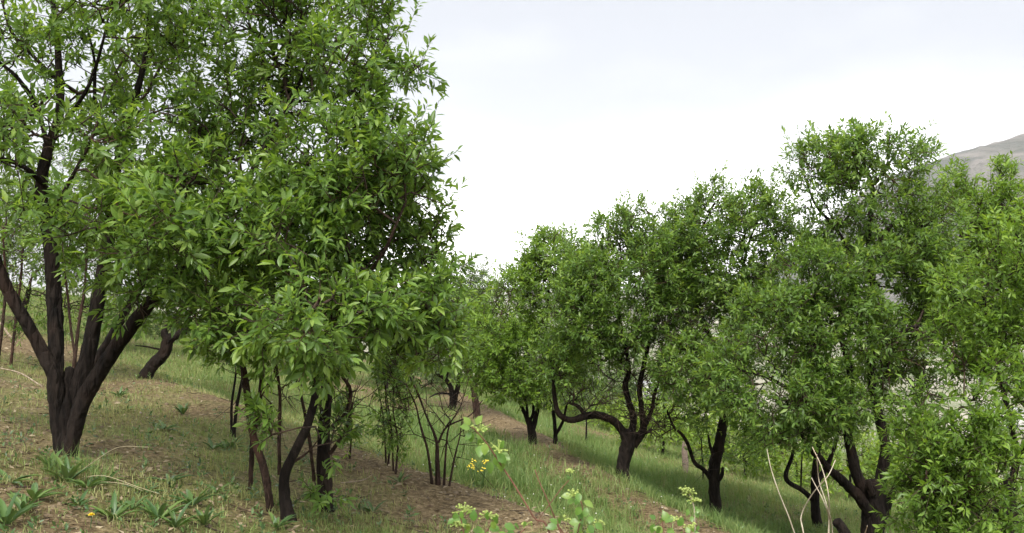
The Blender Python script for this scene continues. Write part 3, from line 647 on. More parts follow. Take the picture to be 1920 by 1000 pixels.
# D
make_tree('almond tree right of centre with a thin bare limb slanting to its left', base=(1342, 965),
    trunk=[[(1342, 967, 0, 32), (1336, 920, 0, 32), (1336, 880, 0, 32), (1346, 832, 0, 28), (1356, 785, 0, 24), (1358, 740, 0, 22), (1362, 690, 0, 20)]],
    limbs=[[(1338, 905, 0, 14), (1318, 880, -.05, 12), (1300, 866, -.1, 11), (1290, 838, -.15, 10), (1278, 815, -.2, 9), (1262, 800, -.2, 7), (1250, 770, -.25, 5), (1236, 750, -.25, 3)],
           [(1345, 900, -.03, 14), (1352, 888, -.06, 12), (1354, 876, -.06, 8)],
           [(1340, 860, 0, 12), (1330, 835, 0, 8), (1327, 815, 0, 5)],
           [(1360, 700, 0, 17), (1368, 620, 0, 14), (1385, 560, 0, 10), (1400, 470, 0, 7), (1430, 390, 0, 4)],
           [(1360, 710, 0, 14), (1335, 640, .1, 12), (1300, 560, .1, 9), (1310, 450, .1, 6), (1340, 380, .1, 4)],
           [(1358, 740, 0, 12), (1330, 710, -.3, 9), (1295, 690, -.5, 7), (1260, 680, -.6, 5)],
           [(1355, 765, 0, 12), (1380, 760, -.1, 10), (1400, 762, -.15, 6)]],
    crowns=[(1290, 695, -.8, 62, 52, .42, 1.3, .34), (1305, 755, -.5, 34, 36, .3, .8), (1345, 430, 0, 90, 60, .6), (1290, 440, .1, 55, 55, .5), (1420, 440, 0, 60, 70, .5), (1345, 375, 0, 26, 26, .2, .9), (1432, 370, 0, 28, 32, .2, .9), (1340, 530, .1, 95, 60, .7, .9), (1400, 560, 0, 55, 60, .5, .8), (1280, 560, .2, 60, 60, .5, .9), (1360, 650, .1, 80, 55, .6, .9), (1345, 715, -.2, 60, 30, .4, .6)],
    bare=[(1320, 630, -.2, 85, 60, .5, .9), (1375, 760, -.2, 50, 20, .3, .9), (1240, 780, -.2, 30, 40, .25, 1.6), (1320, 850, 0, 20, 50, .2, .4)],
    dens=465, lod=1, seed=43, cs=1.1, nobj=150, L0=.061, sprig=.12)
# small bush at D's foot
make_tree('small leafy sucker bush at the foot of the tree with the slanting bare limb', name='sucker_bush', base=(1318, 905), trunk=[[(1318, 905, 0, 5), (1316, 860, 0, 4), (1314, 820, 0, 3)]], crowns=[(1315, 835, 0, 28, 55, .2)], dens=120, lod=1, seed=44, L0=.06, cat='bush', group='low bushes')

# F
make_tree('almond tree with a slim fork left of the tall tree, in its shade', base=(1530, 990),
    trunk=[[(1532, 992, 0, 28), (1526, 950, 0, 24), (1528, 905, 0, 24), (1530, 870, 0, 18), (1535, 830, 0, 15)]],
    limbs=[[(1522, 935, 0, 15), (1500, 917, -.1, 14), (1478, 905, -.15, 13), (1472, 890, -.15, 12), (1482, 862, -.1, 10), (1492, 830, -.1, 7)], [(1532, 900, 0, 16), (1550, 870, .1, 14), (1565, 830, .1, 10), (1575, 780, .1, 7)], [(1500, 917, -.1, 5), (1501, 880, -.1, 5), (1503, 850, -.1, 3)]],
    crowns=[(1490, 800, 0, 80, 40, .6), (1560, 780, 0, 80, 50, .7), (1440, 800, .2, 50, 50, .5), (1400, 830, 1.0, 45, 50, .5, .7), (1600, 740, .4, 70, 60, .6)], dens=221, lod=1, seed=46, L0=.061)
# E
make_tree('tallest almond tree, on three thick black limbs near the right side', base=(1640, 1050), d=8.6,
    trunk=[[(1640, 1060, 0, 62), (1638, 1000, 0, 60), (1638, 950, 0, 64), (1640, 905, 0, 54)]],
    limbs=[[(1628, 960, -.03, 32), (1605, 925, -.08, 28), (1580, 902, -.1, 26), (1558, 885, -.12, 22), (1535, 860, -.15, 20), (1515, 838, -.2, 14), (1490, 790, -.3, 9), (1470, 745, -.5, 6)],
           [(1632, 945, 0, 34), (1610, 900, 0, 30), (1598, 860, 0, 28), (1588, 805, 0, 26), (1590, 745, 0, 24), (1592, 690, 0, 20), (1575, 610, .05, 16), (1590, 510, .05, 13), (1592, 476, .05, 12), (1565, 425, .05, 10), (1530, 385, .05, 7), (1505, 320, .05, 4)],
           [(1648, 950, .05, 36), (1652, 890, .05, 30), (1660, 840, .05, 28), (1648, 790, .05, 26), (1636, 740, .05, 24), (1632, 660, .05, 22), (1634, 580, .05, 20), (1635, 515, .05, 18), (1628, 455, .05, 13), (1636, 380, .05, 11), (1634, 345, .05, 10), (1618, 300, .05, 6), (1600, 265, .05, 4)],
           [(1655, 965, 0, 24), (1672, 925, -.05, 18), (1682, 900, -.08, 10)],
           [(1632, 925, -.08, 22), (1627, 908, -.12, 18), (1628, 900, -.13, 10)],
           [(1634, 660, .05, 12), (1665, 640, -.1, 11), (1705, 617, -.2, 9), (1735, 615, -.3, 7), (1770, 640, -.35, 4)],
           [(1588, 790, -.05, 14), (1540, 745, -.3, 13), (1480, 728, -.6, 11), (1430, 705, -.7, 9), (1390, 695, -.8, 6)],
           [(1634, 520, .05, 11), (1660, 440, .1, 10), (1690, 415, .1, 9), (1735, 425, .1, 5)],
           [(1636, 350, .05, 7), (1660, 320, .1, 6), (1690, 270, .1, 4)], [(1575, 610, .05, 10), (1530, 570, -.2, 9), (1480, 540, -.3, 6)]],
    crowns=[(1620, 290, 0, 85, 42, .45), (1690, 290, .05, 48, 45, .35), (1575, 300, 0, 60, 45, .4), (1505, 320, 0, 28, 44, .22, .9), (1560, 380, 0, 75, 50, .5, .75), (1660, 400, .1, 85, 45, .5, .65), (1735, 390, .1, 50, 62, .4, .95), (1600, 470, 0, 120, 55, .6, .85), (1700, 500, .1, 70, 60, .5, .8),
            (1530, 540, -.3, 105, 80, .65, 1.1), (1450, 620, -.5, 95, 70, .6, 1.05), (1560, 640, -.3, 100, 80, .6, 1.1), (1430, 720, -.7, 115, 70, .5, 1.1), (1530, 750, -.5, 100, 60, .5, 1.0), (1655, 630, .6, 75, 80, .5, .9), (1440, 800, -.6, 70, 40, .4, .8), (1690, 740, .8, 60, 60, .4, .8), (1710, 590, .4, 65, 70, .5, .8), (1750, 510, .2, 70, 70, .5, 1.0)],
    bare=[(1720, 640, -.2, 70, 40, .4, .5), (1560, 780, -.1, 60, 40, .4, .4)],
    dens=435, lod=1, seed=48, cs=1.1, nobj=300, L0=.061, sides=18)
# G: bright low crown at right edge
make_tree('fresh green almond tree with low hanging boughs at the right edge', base=(1890, 1120), d=7.0,
    trunk=[[(1895, 1130, .2, 50), (1890, 1040, .2, 46), (1888, 970, .2, 40), (1885, 900, .2, 32)]],
    limbs=[[(1886, 930, .2, 22), (1902, 870, .2, 20), (1898, 820, .2, 17), (1880, 740, .2, 13), (1860, 640, .2, 9), (1840, 540, .2, 6)], [(1887, 920, .15, 17), (1860, 905, .1, 14), (1848, 890, .05, 12), (1855, 850, 0, 10), (1848, 800, -.1, 8), (1800, 740, -.3, 5)], [(1886, 960, .1, 14), (1840, 950, -.3, 11), (1780, 930, -.5, 8), (1730, 900, -.6, 5)], [(1890, 900, .2, 14), (1930, 800, .2, 12), (1940, 650, .2, 8)]],
    crowns=[(1770, 790, -.3, 85, 80, .5, 1.15), (1730, 880, -.4, 60, 70, .4, 1.1), (1800, 900, -.4, 90, 80, .5, 1.05), (1760, 970, -.4, 90, 50, .5, 1.0), (1860, 720, -.1, 80, 70, .5, .9), (1850, 560, 0, 85, 70, .55, 1.0), (1800, 640, 0, 60, 50, .4, .8), (1910, 500, -.2, 50, 90, .4, 1.1), (1850, 980, -.3, 90, 50, .5, .9), (1960, 700, 0, 60, 200, .6, .8)],
    bare=[(1890, 880, .1, 60, 60, .3, .5)],
    dens=480, lod=1, seed=51, nobj=300, L0=.061, leafm=LEAF_BRIGHT, sides=14)
# H: taller one behind
make_tree('almond tree in the upper right corner with spiky shoots, mountain behind', base=(1990, 1060), d=9.3,
    trunk=[[(1990, 1090, 0, 46), (1980, 980, 0, 42), (1970, 880, 0, 36)]], limbs=[[(1970, 900, 0, 26), (1930, 760, 0, 20), (1890, 600, 0, 14), (1870, 480, 0, 9), (1880, 380, 0, 5)], [(1970, 890, 0, 24), (1990, 700, 0, 18), (1960, 500, 0, 10)], [(1910, 680, 0, 12), (1850, 560, -.1, 9), (1800, 450, -.1, 5)], [(1930, 770, 0, 12), (1880, 720, .1, 9), (1840, 700, .2, 5)]],
    crowns=[(1890, 350, 0, 26, 38, .2, 1.1), (1850, 420, 0, 80, 60, .5, 1.05), (1800, 400, 0, 45, 42, .35, .9), (1760, 470, 0, 50, 62, .4, 1.0), (1770, 570, 0, 62, 75, .5, 1.1), (1900, 470, 0, 60, 80, .6), (1820, 520, 0, 80, 60, .6), (1990, 450, 0, 70, 120, .8), (1880, 650, .3, 90, 90, .7, .7), (1790, 345, 0, 22, 24, .2, .8)],
    dens=450, lod=1, seed=53, cs=1.1, nobj=150, leafm=LEAF_BRIGHT, L0=.061, sprig=.14)

# trees and bushes farther down the slope
FARS = [(1240, 800, 16, 80, 45, LEAF_LIME, 'lime-green bushy tree on the lower slope behind the slanting bare limb'),
        (1180, 775, 20, 75, 42, LEAF_LIME, 'lime-green tree on the lower slope behind the arching-limb tree'),
        (1395, 835, 15, 70, 48, LEAF_LIME, 'low lime-green tree behind the dry white canes'),
        (1590, 862, 14, 90, 55, LEAF_LIME, 'lime-green bushy tree seen between the limbs of the tallest tree'),
        (1490, 850, 16, 85, 48, LEAF_LIME, 'lime-green tree far behind the slim forked tree'),
        (1310, 790, 19, 75, 45, LEAF_LIME, 'lime-green tree behind the trunk of the slanting-limb tree'),
        (1100, 775, 23, 70, 35, LEAF_LIME, 'pale lime bush low on the slope under the arching limb'),
        (1130, 700, 21, 110, 75, LEAF_FAR, 'dim green tree filling the gap behind the arching-limb tree'),
        (1290, 720, 26, 70, 60, LEAF, 'dark green tree behind the bright low clump right of centre'),
        (1020, 700, 24, 90, 70, LEAF_FAR, 'dim tree behind the round-topped tree'),
        (770, 690, 22, 90, 70, LEAF_FAR, 'dim tree up the slope behind the bare shrub'),
        (1690, 850, 18, 60, 60, LEAF, 'dark green tree between the tallest tree and the right-edge boughs'),
        (1860, 900, 16, 80, 60, LEAF_LIME, 'lime-green tree behind the boughs at the right edge'),
        (620, 600, 20, 120, 70, LEAF_FAR, 'dim tree up the slope behind the bushy tree'),
        (725, 575, 19, 90, 60, LEAF_FAR, 'dim tree showing through the right part of the bushy crown'),
        (255, 580, 21, 100, 70, LEAF_FAR, 'dim tree up the slope seen between the big black stems')]
for i, (cx, cy, d, rx, ry, lm, lab) in enumerate(FARS):
    zb = float(height((cx - 960) / F * d, d)); by = HOR - (zb - EYE) / d * F
    make_tree(lab, name='background_tree', base=(cx, by), d=d, trunk=[[(cx, by, 0, 9), (cx + 3, (by + cy) / 2, 0, 7), (cx - 4, cy, 0, 4)]],
        crowns=[(cx, cy, 0, rx, ry, rx * d / F), (cx - rx * .6, cy + ry * .4, .3, rx * .5, ry * .6, .5), (cx + rx * .6, cy + ry * .3, -.3, rx * .5, ry * .6, .5)], dens=140, lod=0, seed=60 + i, L0=.1, nleaf=(8, 13), leafm=lm, group='trees farther down and up the slope', sides=8, shell=.3)

# ------------------------------------------------------------------ ground cover
rng = np.random.default_rng(5)
def fan_points(n, y0, y1, spread=.66):
    y = y0 * (y1 / y0) ** rng.random(n); x = (rng.random(n) * 2 - 1) * (spread * y + .6)
    return x, y

def blades(x, y, nb, hgt, wid, tint, spread, seg):
    """tufts of grass blades; seg 2 = bent blade of 3 triangles, 1 = single triangle"""
    idx = np.repeat(np.arange(len(x)), nb); n = len(idx)
    ang = rng.random(n) * 2 * math.pi; rad = spread[idx] * np.sqrt(rng.random(n))
    bx, by = x[idx] + np.cos(ang) * rad, y[idx] + np.sin(ang) * rad; bz = height(bx, by) - .008
    B = np.stack([bx, by, bz], -1)
    a2 = ang + rng.normal(size=n) * .9; lean = np.abs(rng.normal(size=n)) * .55 + .1
    h = hgt[idx] * rng.uniform(.45, 1.15, n); wd = wid[idx] * rng.uniform(.6, 1.3, n)
    out_ = np.stack([np.cos(a2), np.sin(a2), np.zeros(n)], -1); upv = np.array([0, 0, 1.])
    fa = rng.random(n) * math.pi; side = np.stack([np.cos(fa), np.sin(fa), np.zeros(n)], -1) * wd[:, None] * .5
    tip = B + (out_ * (np.sin(lean) * h)[:, None]) + upv * (np.cos(lean) * h)[:, None]
    tn = np.clip(tint[idx] + rng.normal(size=n) * .18, 0, 1)
    if seg == 2:
        midp = B + out_ * (np.sin(lean * .5) * h * .5)[:, None] + upv * (np.cos(lean * .5) * h * .55)[:, None]
        V = np.stack([B - side, B + side, midp + side * .8, midp - side * .8, tip], 1); o5 = np.arange(n)[:, None] * 5
        return V.reshape(-1, 3), o5 + np.array([[0, 1, 2, 3]]), o5 + np.array([[3, 2, 4]]), np.repeat(tn, 5)
    V = np.stack([B - side, B + side, tip], 1); o3 = np.arange(n)[:, None] * 3
    return V.reshape(-1, 3), np.zeros((0, 4), int), o3 + np.array([[0, 1, 2]]), np.repeat(tn, 3)

def grass_obj(n, y0, y1, nb, seg, wscale, name, label):
    x, y = fan_points(n, y0, y1); c = cover(x, y); s1_ = polydist(x, y, RIM1); pat = sstep(.42, .62, n2(x, y, .9, 91, 3)); k = rng.random(n) < np.clip(c * 1.15 - .08, 0, 1) * (1 - .72 * (1 - pat) * sstep(.4, -.4, s1_)); x, y, c = x[k], y[k], c[k]
    l = lush(x, y); h = (.045 + .04 * c + .17 * l * n2(x, y, 1.3, 77, 2)) ; h = h * np.where(s1_[k] < 0, .8, 1.0) * (1 + .35 * (rng.random(len(x)) < .08))
    t = np.clip(.66 - .36 * l + .5 * (n2(x, y, 1.1, 79, 2) - .5) + .3 * (1 - c), 0, 1)
    V, q, tr, tn = blades(x, y, nb, h, np.full(len(x), wscale) * (1 + .04 * y), t, .03 + .05 * rng.random(len(x)) + .002 * y, seg)
    tag(obj(name, mk_mesh(name, V, [q, tr], False, {'tint': tn}), GRASS), label, 'grass', kind='stuff')
grass_obj(29000, 2.8, 12.5, 10, 2, .0042, 'grass', 'short thin green and straw grass on the near slope')
grass_obj(29000, 12.5, 48, 9, 1, .007, 'grass', 'grass farther down and up the slope under the trees')

# leaf litter and clods on the bare soil
def scatter_bare(n, y0, y1):
    x, y = fan_points(n, y0, y1); c = cover(x, y); k = rng.random(n) < (1.0 - .75 * c); return x[k], y[k]
x, y = scatter_bare(26000, 2.6, 20)
n = len(x); B = np.stack([x, y, height(x, y) + .006], -1); an = rng.random(n) * 2 * math.pi
D = norm(np.stack([np.cos(an), np.sin(an), rng.normal(size=n) * .25], -1)); up_ = np.array([0, 0, 1.]) + .35 * rng.normal(size=(n, 3)); NN = norm(up_ - D * (up_ * D).sum(1, keepdims=True))
V, q, t, kk = leaf_mesh_arrays(B, D, NN, rng.uniform(.02, .06, n), 1, .2)
LITTER = leaf_material('dead_leaf', (.055, .038, .022), (.165, .12, .07), (.34, .28, .18), (1, .9, .8), .1, .8)
tag(obj('leaf_litter', mk_mesh('leaf_litter', V, [q, t], False, {'tint': np.repeat(rng.random(n), kk)}), LITTER), 'brown fallen leaves scattered over the bare soil', 'dead leaves', kind='stuff')
x, y = scatter_bare(6500, 2.6, 16); n = len(x)
octv = np.array([(1, 0, 0), (0, 1, 0), (-1, 0, 0), (0, -1, 0), (0, 0, 1), (.6, .6, .55), (-.6, .6, .6), (-.6, -.6, .5), (.6, -.6, .6)], float)
octf = np.array([(0, 1, 5), (1, 2, 6), (2, 3, 7), (3, 0, 8), (0, 5, 4), (5, 1, 4), (1, 6, 4), (6, 2, 4), (2, 7, 4), (7, 3, 4), (3, 8, 4), (8, 0, 4)])
s = .005 + .016 * rng.random(n) ** 3; V = np.stack([x, y, height(x, y) - .002], -1)[:, None] + octv[None] * (s[:, None, None] * rng.uniform(.6, 1.3, (n, 9, 3)))
CLOD = plain('soil_clod', (.155, .115, .07), .95, .4, 6)
tag(obj('soil_clods', mk_mesh('soil_clods', V.reshape(-1, 3), [(octf[None] + (np.arange(n) * 9)[:, None, None]).reshape(-1, 3)], True), CLOD), 'small clods and crumbs of dry tan soil', 'soil', kind='stuff')
STONE = plain('pale_stone', (.2, .165, .125), .9, .3, 12)
x, y = scatter_bare(260, 3.2, 14); n = len(x); s = .009 + .018 * rng.random(n) ** 2.5; V = np.stack([x, y, height(x, y) - .003], -1)[:, None] + octv[None] * (s[:, None, None] * rng.uniform(.5, 1.35, (n, 9, 3))) * np.array([1, 1, .7])
tag(obj('pebbles', mk_mesh('pebbles', V.reshape(-1, 3), [(octf[None] + (np.arange(n) * 9)[:, None, None]).reshape(-1, 3)], False), STONE), 'small tan stones strewn over the slope', 'stones', kind='stuff')
x, y = scatter_bare(900, 3.0, 14); tw = []
for xx, yy in zip(x[:420], y[:420]):
    a = rng.random() * 6.28; ln = rng.uniform(.05, .28); e = np.array([math.cos(a), math.sin(a)]) * ln
    q = np.array([(xx + e[0] * f + rng.normal() * .012, yy + e[1] * f + rng.normal() * .012) for f in (0, .5, 1)])
    tw.append(tube(np.column_stack([q, height(q[:, 0], q[:, 1]) + rng.uniform(.003, .02, 3)]), rng.uniform(.0015, .0035), 4))
V, f = merge(tw); tag(obj('fallen_twigs', mk_mesh('fallen_twigs', V, f), TWIG), 'thin fallen twigs lying on the soil and grass', 'twigs', kind='stuff')
# low sprigs of tiny-leaved ground herbs
x, y = fan_points(3600, 3, 18); c = cover(x, y); k = (c > .25) & (rng.random(3600) < .8); x, y = x[k], y[k]; n = len(x)
axu = norm(np.stack([rng.normal(size=n) * .5, rng.normal(size=n) * .5, np.ones(n)], -1))
Bq, Dq, Nq, Lq, Tq = shoots(rng, np.stack([x, y, height(x, y)], -1), axu, rng.uniform(.02, .09, n), rng.integers(5, 11, n), .038, .1)
V, q, t, kk = leaf_mesh_arrays(Bq, Dq, Nq, Lq, 1, .2)
tag(obj('ground_herbs', mk_mesh('ground_herbs', V, [q, t], False, {'tint': np.repeat(Tq, kk)}), LEAF_WEED), 'tiny leafy herbs growing among the grass', 'ground cover', kind='stuff')

def at_ground(px, py):
    d = ground_d(px, py); q = P(px, py, d); q[2] = float(height(q[0], q[1])); return q

# broad-leaved weeds, each leaf a part
wv = leaf_variants(LEAF_WEED, .095, key='weed')
def weed(px, py, label, nlv, L0, erect, group='broad-leaved weeds on the near slope'):
    b = at_ground(px, py); rootw = tag(empty('weed', b), label, 'weed', group)
    for i in range(nlv):
        a = i * 2.4 + rng.normal() * .3; e = erect + rng.normal() * .2; s = L0 * rng.uniform(.6, 1.15)
        D = Vector((math.cos(a) * math.cos(e), math.sin(a) * math.cos(e), math.sin(e))); up_ = Vector((0, 0, 1)) - D * D.z; up_.normalize(); sd_ = up_.cross(D)
        lo = obj('leaf', wv[rng.integers(0, 6)], None, rootw)
        lo.matrix_basis = Matrix(((D.x * s, sd_.x * s, up_.x * s, D.x * .008), (D.y * s, sd_.y * s, up_.y * s, D.y * .008), (D.z * s, sd_.z * s, up_.z * s, .004), (0, 0, 0, 1)))
WEEDS = [(128, 905, 'tall upright weed on the bare soil in front of the big dark trunk', 11, .17, .95), (66, 938, 'flat spreading weed near the left edge, bottom corner', 12, .15, .45), (95, 880, 'weed with narrow upright leaves left of the trunk foot', 9, .13, .8),
         (200, 905, 'weed growing against the grey-green grass clump', 10, .12, .5), (318, 905, 'weed on the slope below the drooping straw stalks', 11, .13, .4), (250, 955, 'low weed above the yellow dandelion', 10, .13, .5), (362, 948, 'broad weed right of the yellow dandelion', 12, .15, .5),
         (300, 975, 'weed at the bottom edge right of the dandelion', 11, .15, .65), (20, 905, 'weed at the left edge beside a straw leaf', 9, .15, .4), (408, 925, 'small weed at the end of the row below the straw stalks', 9, .11, .5), (15, 985, 'weed in the bottom left corner', 11, .16, .7), (436, 840, 'leafy weed beside the foot of the slim two-stemmed tree', 12, .13, .6),
         (400, 842, 'dark leafy weed on the slope left of the slim two-stemmed tree', 10, .12, .5), (345, 778, 'dark tufted weed in the middle of the left slope', 16, .13, 1.0), (310, 805, 'low weed up the left slope right of the big trunk', 10, .14, .4), (700, 960, 'weed at the bottom near the bushy tree foot', 9, .1, .6), (750, 905, 'small weed below the thin saplings', 9, .1, .7), (520, 990, 'weed at the bottom edge below the bushy tree', 10, .12, .7), (225, 745, 'weed on the slope just behind the big dark trunk', 12, .12, .7)]
WEEDS += [(45, 962, 'narrow-leaved weed between the corner weed and the flat spreading weed', 13, .15, .6), (150, 950, 'small weed up and left of the dandelion', 9, .1, .5), (215, 975, 'narrow weed immediately right of the dandelion', 12, .14, .8), (330, 990, 'bottom-edge weed below the broad weed', 11, .14, .8),
          (385, 985, 'bottom-edge weed farthest right of the dandelion row', 12, .13, .9), (275, 925, 'spreading weed under the tips of the straw stalks', 11, .13, .3), (165, 915, 'weed tucked below the grass clump', 10, .13, .5)]
for a in WEEDS: weed(*a)
# dandelion
b = at_ground(172, 988); dn = tag(empty('dandelion', b), 'single yellow dandelion at the bottom left', 'flower')
V, q, t = tube([(0, 0, -.01), (.004, 0, .03), (.002, .004, .055)], .0022, 6); obj('stem', mk_mesh('stem', V, [q, t]), LEAF_WEED, dn)
YEL = plain('yellow_petal', (.8, .62, .04), .6, .15, 60)
pv = []; pf = []
for ring, (rr_, zz, m) in enumerate(((.017, .002, 16), (.012, .006, 12), (.007, .009, 8))):
    for i in range(m):
        a = i / m * 2 * math.pi + ring * .2; ca, sa = math.cos(a), math.sin(a); k = len(pv)
        pv += [(0, 0, 0), (rr_ * .7 * ca - .003 * sa, rr_ * .7 * sa + .003 * ca, zz), (rr_ * ca, rr_ * sa, zz * .8), (rr_ * .7 * ca + .003 * sa, rr_ * .7 * sa - .003 * ca, zz)]; pf.append((k, k + 1, k + 2, k + 3))
obj('flower_head', mk_mesh('flower_head', np.array(pv), [np.array(pf)], False), YEL, dn, (.002, .004, .055))
# yellow mustard clump in the lush grass and scattered small blossoms
b = at_ground(902, 915); mu = tag(empty('yellow_wildflower', b), 'yellow wildflower clump in the lush grass left of the tall lime shoot', 'flower')
st, hd = [], []
for i in range(9):
    x0, y0, h = rng.normal() * .07, rng.normal() * .07, rng.uniform(.16, .26)
    st.append(tube([(x0 * .4, y0 * .4, -.02), (x0 * .8, y0 * .8, h * .6), (x0, y0, h)], .0022, 5))
    for j in range(5):
        q = octv * .008 * rng.uniform(.7, 1.3) + np.array([x0 + rng.normal() * .012, y0 + rng.normal() * .012, h + rng.normal() * .012]); hd.append((q, np.zeros((0, 4), int), octf))
V, f = merge(st); obj('stem', mk_mesh('stem', V, f), LEAF_WEED, mu)
V, f = merge(hd); tag(obj('blossoms', mk_mesh('blossoms', V, f), YEL, mu), kind='stuff')
x, y = fan_points(330, 4.5, 24); s2_ = polydist(x, y, RIM1); k = (s2_ > -.2); x, y = x[k], y[k]; n = len(x)
V = np.stack([x, y, height(x, y) + rng.uniform(.05, .16, n)], -1)[:, None] + octv[None] * (.0042 + .0002 * y)[:, None, None]
WHT = plain('white_petal', (.5, .48, .42), .7, .1)
tag(obj('white_blossoms', mk_mesh('white_blossoms', V.reshape(-1, 3), [(octf[None] + (np.arange(n) * 9)[:, None, None]).reshape(-1, 3)]), WHT), 'tiny white blossoms dotted through the grass', 'flowers', kind='stuff')

# grass clump with drooping straw stalks by the big trunk
b = at_ground(150, 893); gc = tag(empty('grass_clump', b), 'grey-green grass clump with drooping straw stalks in front of the big trunk', 'grass clump')
nb_ = 320; V, q, tr, tn = blades(np.full(1, b[0]), np.full(1, b[1]), nb_, np.full(1, .16), np.full(1, .003), np.full(1, .42), np.full(1, .17), 2)
obj('blades', mk_mesh('blades', V - b, [q, tr], False, {'tint': tn}), GRASS, gc)
STRAW = plain('straw', (.34, .29, .18), .8, .2, 40)
for pts in ([(150, 885, 0), (185, 860, -.05), (225, 838, -.1), (280, 838, -.15)], [(145, 900, 0), (175, 892, -.2), (205, 893, -.3), (260, 912, -.4), (300, 925, -.45)], [(160, 905, 0), (200, 903, -.2), (240, 908, -.3), (270, 920, -.4)]):
    C = catmull([P(a[0], a[1], b[1] + a[2]) - b for a in pts], 6); C[0, 2] = 0
    V, q, t = tube(C, np.linspace(.0022, .001, len(C)), 5); obj('straw_stalk', mk_mesh('straw_stalk', V, [q, t]), STRAW, gc)

# lime-leaved cherry shoots close to the camera
ov = leaf_variants(LEAF_CHERRY, .36, key='cherry')
BUD = plain('yellow_green_bud', (.25, .32, .07), .6, .2, 30)
def cherry(label, d, stems, leaves, buds, seed, stemm=REDTWIG):
    r_ = np.random.default_rng(seed); x0, y0 = (stems[0][0][0] - 960) / F * d, d
    b = np.array([x0, y0, float(height(x0, y0))]); ro = tag(empty('cherry_shoot', b), label, 'shoot', 'lime-leaved shoots near the camera')
    for k, sp in enumerate(stems):
        pts = [P(a[0], a[1], d + (a[3] if len(a) > 3 else 0)) for a in sp]
        if k == 0: pts = [b - np.array([0, 0, .03]), b * .55 + pts[0] * .45 + np.array([.02, 0, 0])] + pts
        C = catmull(pts, 6) - b; w0, w1 = sp[0][2] * d / F * .4, sp[-1][2] * d / F * .4
        V, q, t = tube(C, np.linspace(w0, w1, len(C)), 7, .04, seed); obj('stem', mk_mesh('stem', V, [q, t]), stemm, ro)
    for (px, py, size, dd, ang) in leaves:
        s = .62 * size * (d + dd) / F; a = R(ang) + r_.normal() * .25
        D = Vector((math.cos(a), r_.normal() * .45 - .2, math.sin(a))).normalized(); up_ = Vector((r_.normal() * .35, -.75, .6)); up_ = (up_ - D * up_.dot(D)).normalized(); sd_ = up_.cross(D)
        lo = obj('leaf', ov[r_.integers(0, 6)], None, ro); pb = P(px, py, d + dd) - b
        lo.matrix_basis = Matrix(((D.x * s, sd_.x * s, up_.x * s, pb[0]), (D.y * s, sd_.y * s, up_.y * s, pb[1]), (D.z * s, sd_.z * s, up_.z * s, pb[2]), (0, 0, 0, 1)))
    bd = []
    for (px, py, nbd, spread) in buds:
        c = P(px, py, d) - b; sp = spread * d / F
        for i in range(nbd):
            v = r_.normal(size=3); v /= np.linalg.norm(v); v[2] = abs(v[2]) * .8; e = c + v * sp * r_.uniform(.5, 1.1)
            bd.append(tube([c, (c + e) / 2 + np.array([0, 0, .003]), e], .0008, 4)); bd.append((octv * .0026 * r_.uniform(.8, 1.3) + e, np.zeros((0, 4), int), octf)); bd.append((octv * np.array([1, 1, -.9]) * .0024 + e, np.zeros((0, 4), int), octf[:, ::-1]))
    if bd:
        V, f = merge(bd); tag(obj('buds', mk_mesh('buds', V, f), BUD, ro), kind='stuff')
def ring(cx, cy, n, rad, size, seed):
    r_ = np.random.default_rng(seed); res = []
    for i in range(n):
        a = i / n * 360 + r_.uniform(-25, 25); rr_ = rad * r_.uniform(.2, 1)
        res.append((cx + rr_ * math.cos(R(a)), cy - rr_ * math.sin(R(a)), size * r_.uniform(.7, 1.15), r_.uniform(-.06, .06), a if r_.random() < .5 else r_.uniform(-130, -50)))
    return res
cherry('tall lime-green leafy shoot on a reddish stem, bottom centre', 2.1, [[(1035, 1030, 5.5), (1000, 968, 5), (962, 905, 4.5), (940, 872, 4), (912, 830, 3.5), (885, 800, 2.5)]],
    ring(885, 805, 7, 14, 38, 1) + ring(905, 830, 5, 14, 34, 2) + ring(930, 848, 6, 18, 38, 3) + [(940, 862, 36, 0, -75), (900, 835, 40, -.02, -100), (920, 865, 36, .02, -110)], [(900, 808, 16, 22), (935, 845, 14, 22), (905, 840, 10, 18)], 1)
cherry('thin nearly leafless reddish shoot with a forked tip, bottom centre', 2.25, [[(1070, 1035, 5), (1052, 1000, 4.5), (1030, 945, 4), (1012, 905, 3), (1003, 880, 2.2)], [(1030, 945, 2.5), (1050, 918, 2.2), (1066, 900, 1.8)], [(1030, 945, 2.2), (1015, 965, 2), (1005, 985, 1.6)]],
    [(1003, 880, 10, 0, 90), (1066, 898, 14, 0, 70), (1067, 896, 12, 0, 120)], [(1068, 885, 12, 10)], 2)
cherry('low leafy lime-green shoots at the bottom edge left of the tall shoot', 2.0, [[(880, 1060, 5), (870, 1000, 4), (862, 962, 3)], [(880, 1060, 4), (910, 1000, 3.5), (925, 975, 2.5)], [(880, 1060, 4), (960, 1010, 3), (985, 990, 2.5)]],
    ring(862, 965, 5, 16, 36, 5) + ring(885, 985, 6, 20, 36, 6) + ring(925, 985, 6, 22, 36, 7) + ring(975, 995, 6, 22, 38, 8) + ring(905, 1010, 6, 40, 40, 9) + ring(950, 1015, 6, 30, 40, 10), [(870, 960, 20, 24), (915, 970, 16, 20), (860, 985, 14, 20), (985, 985, 8, 14)], 3)
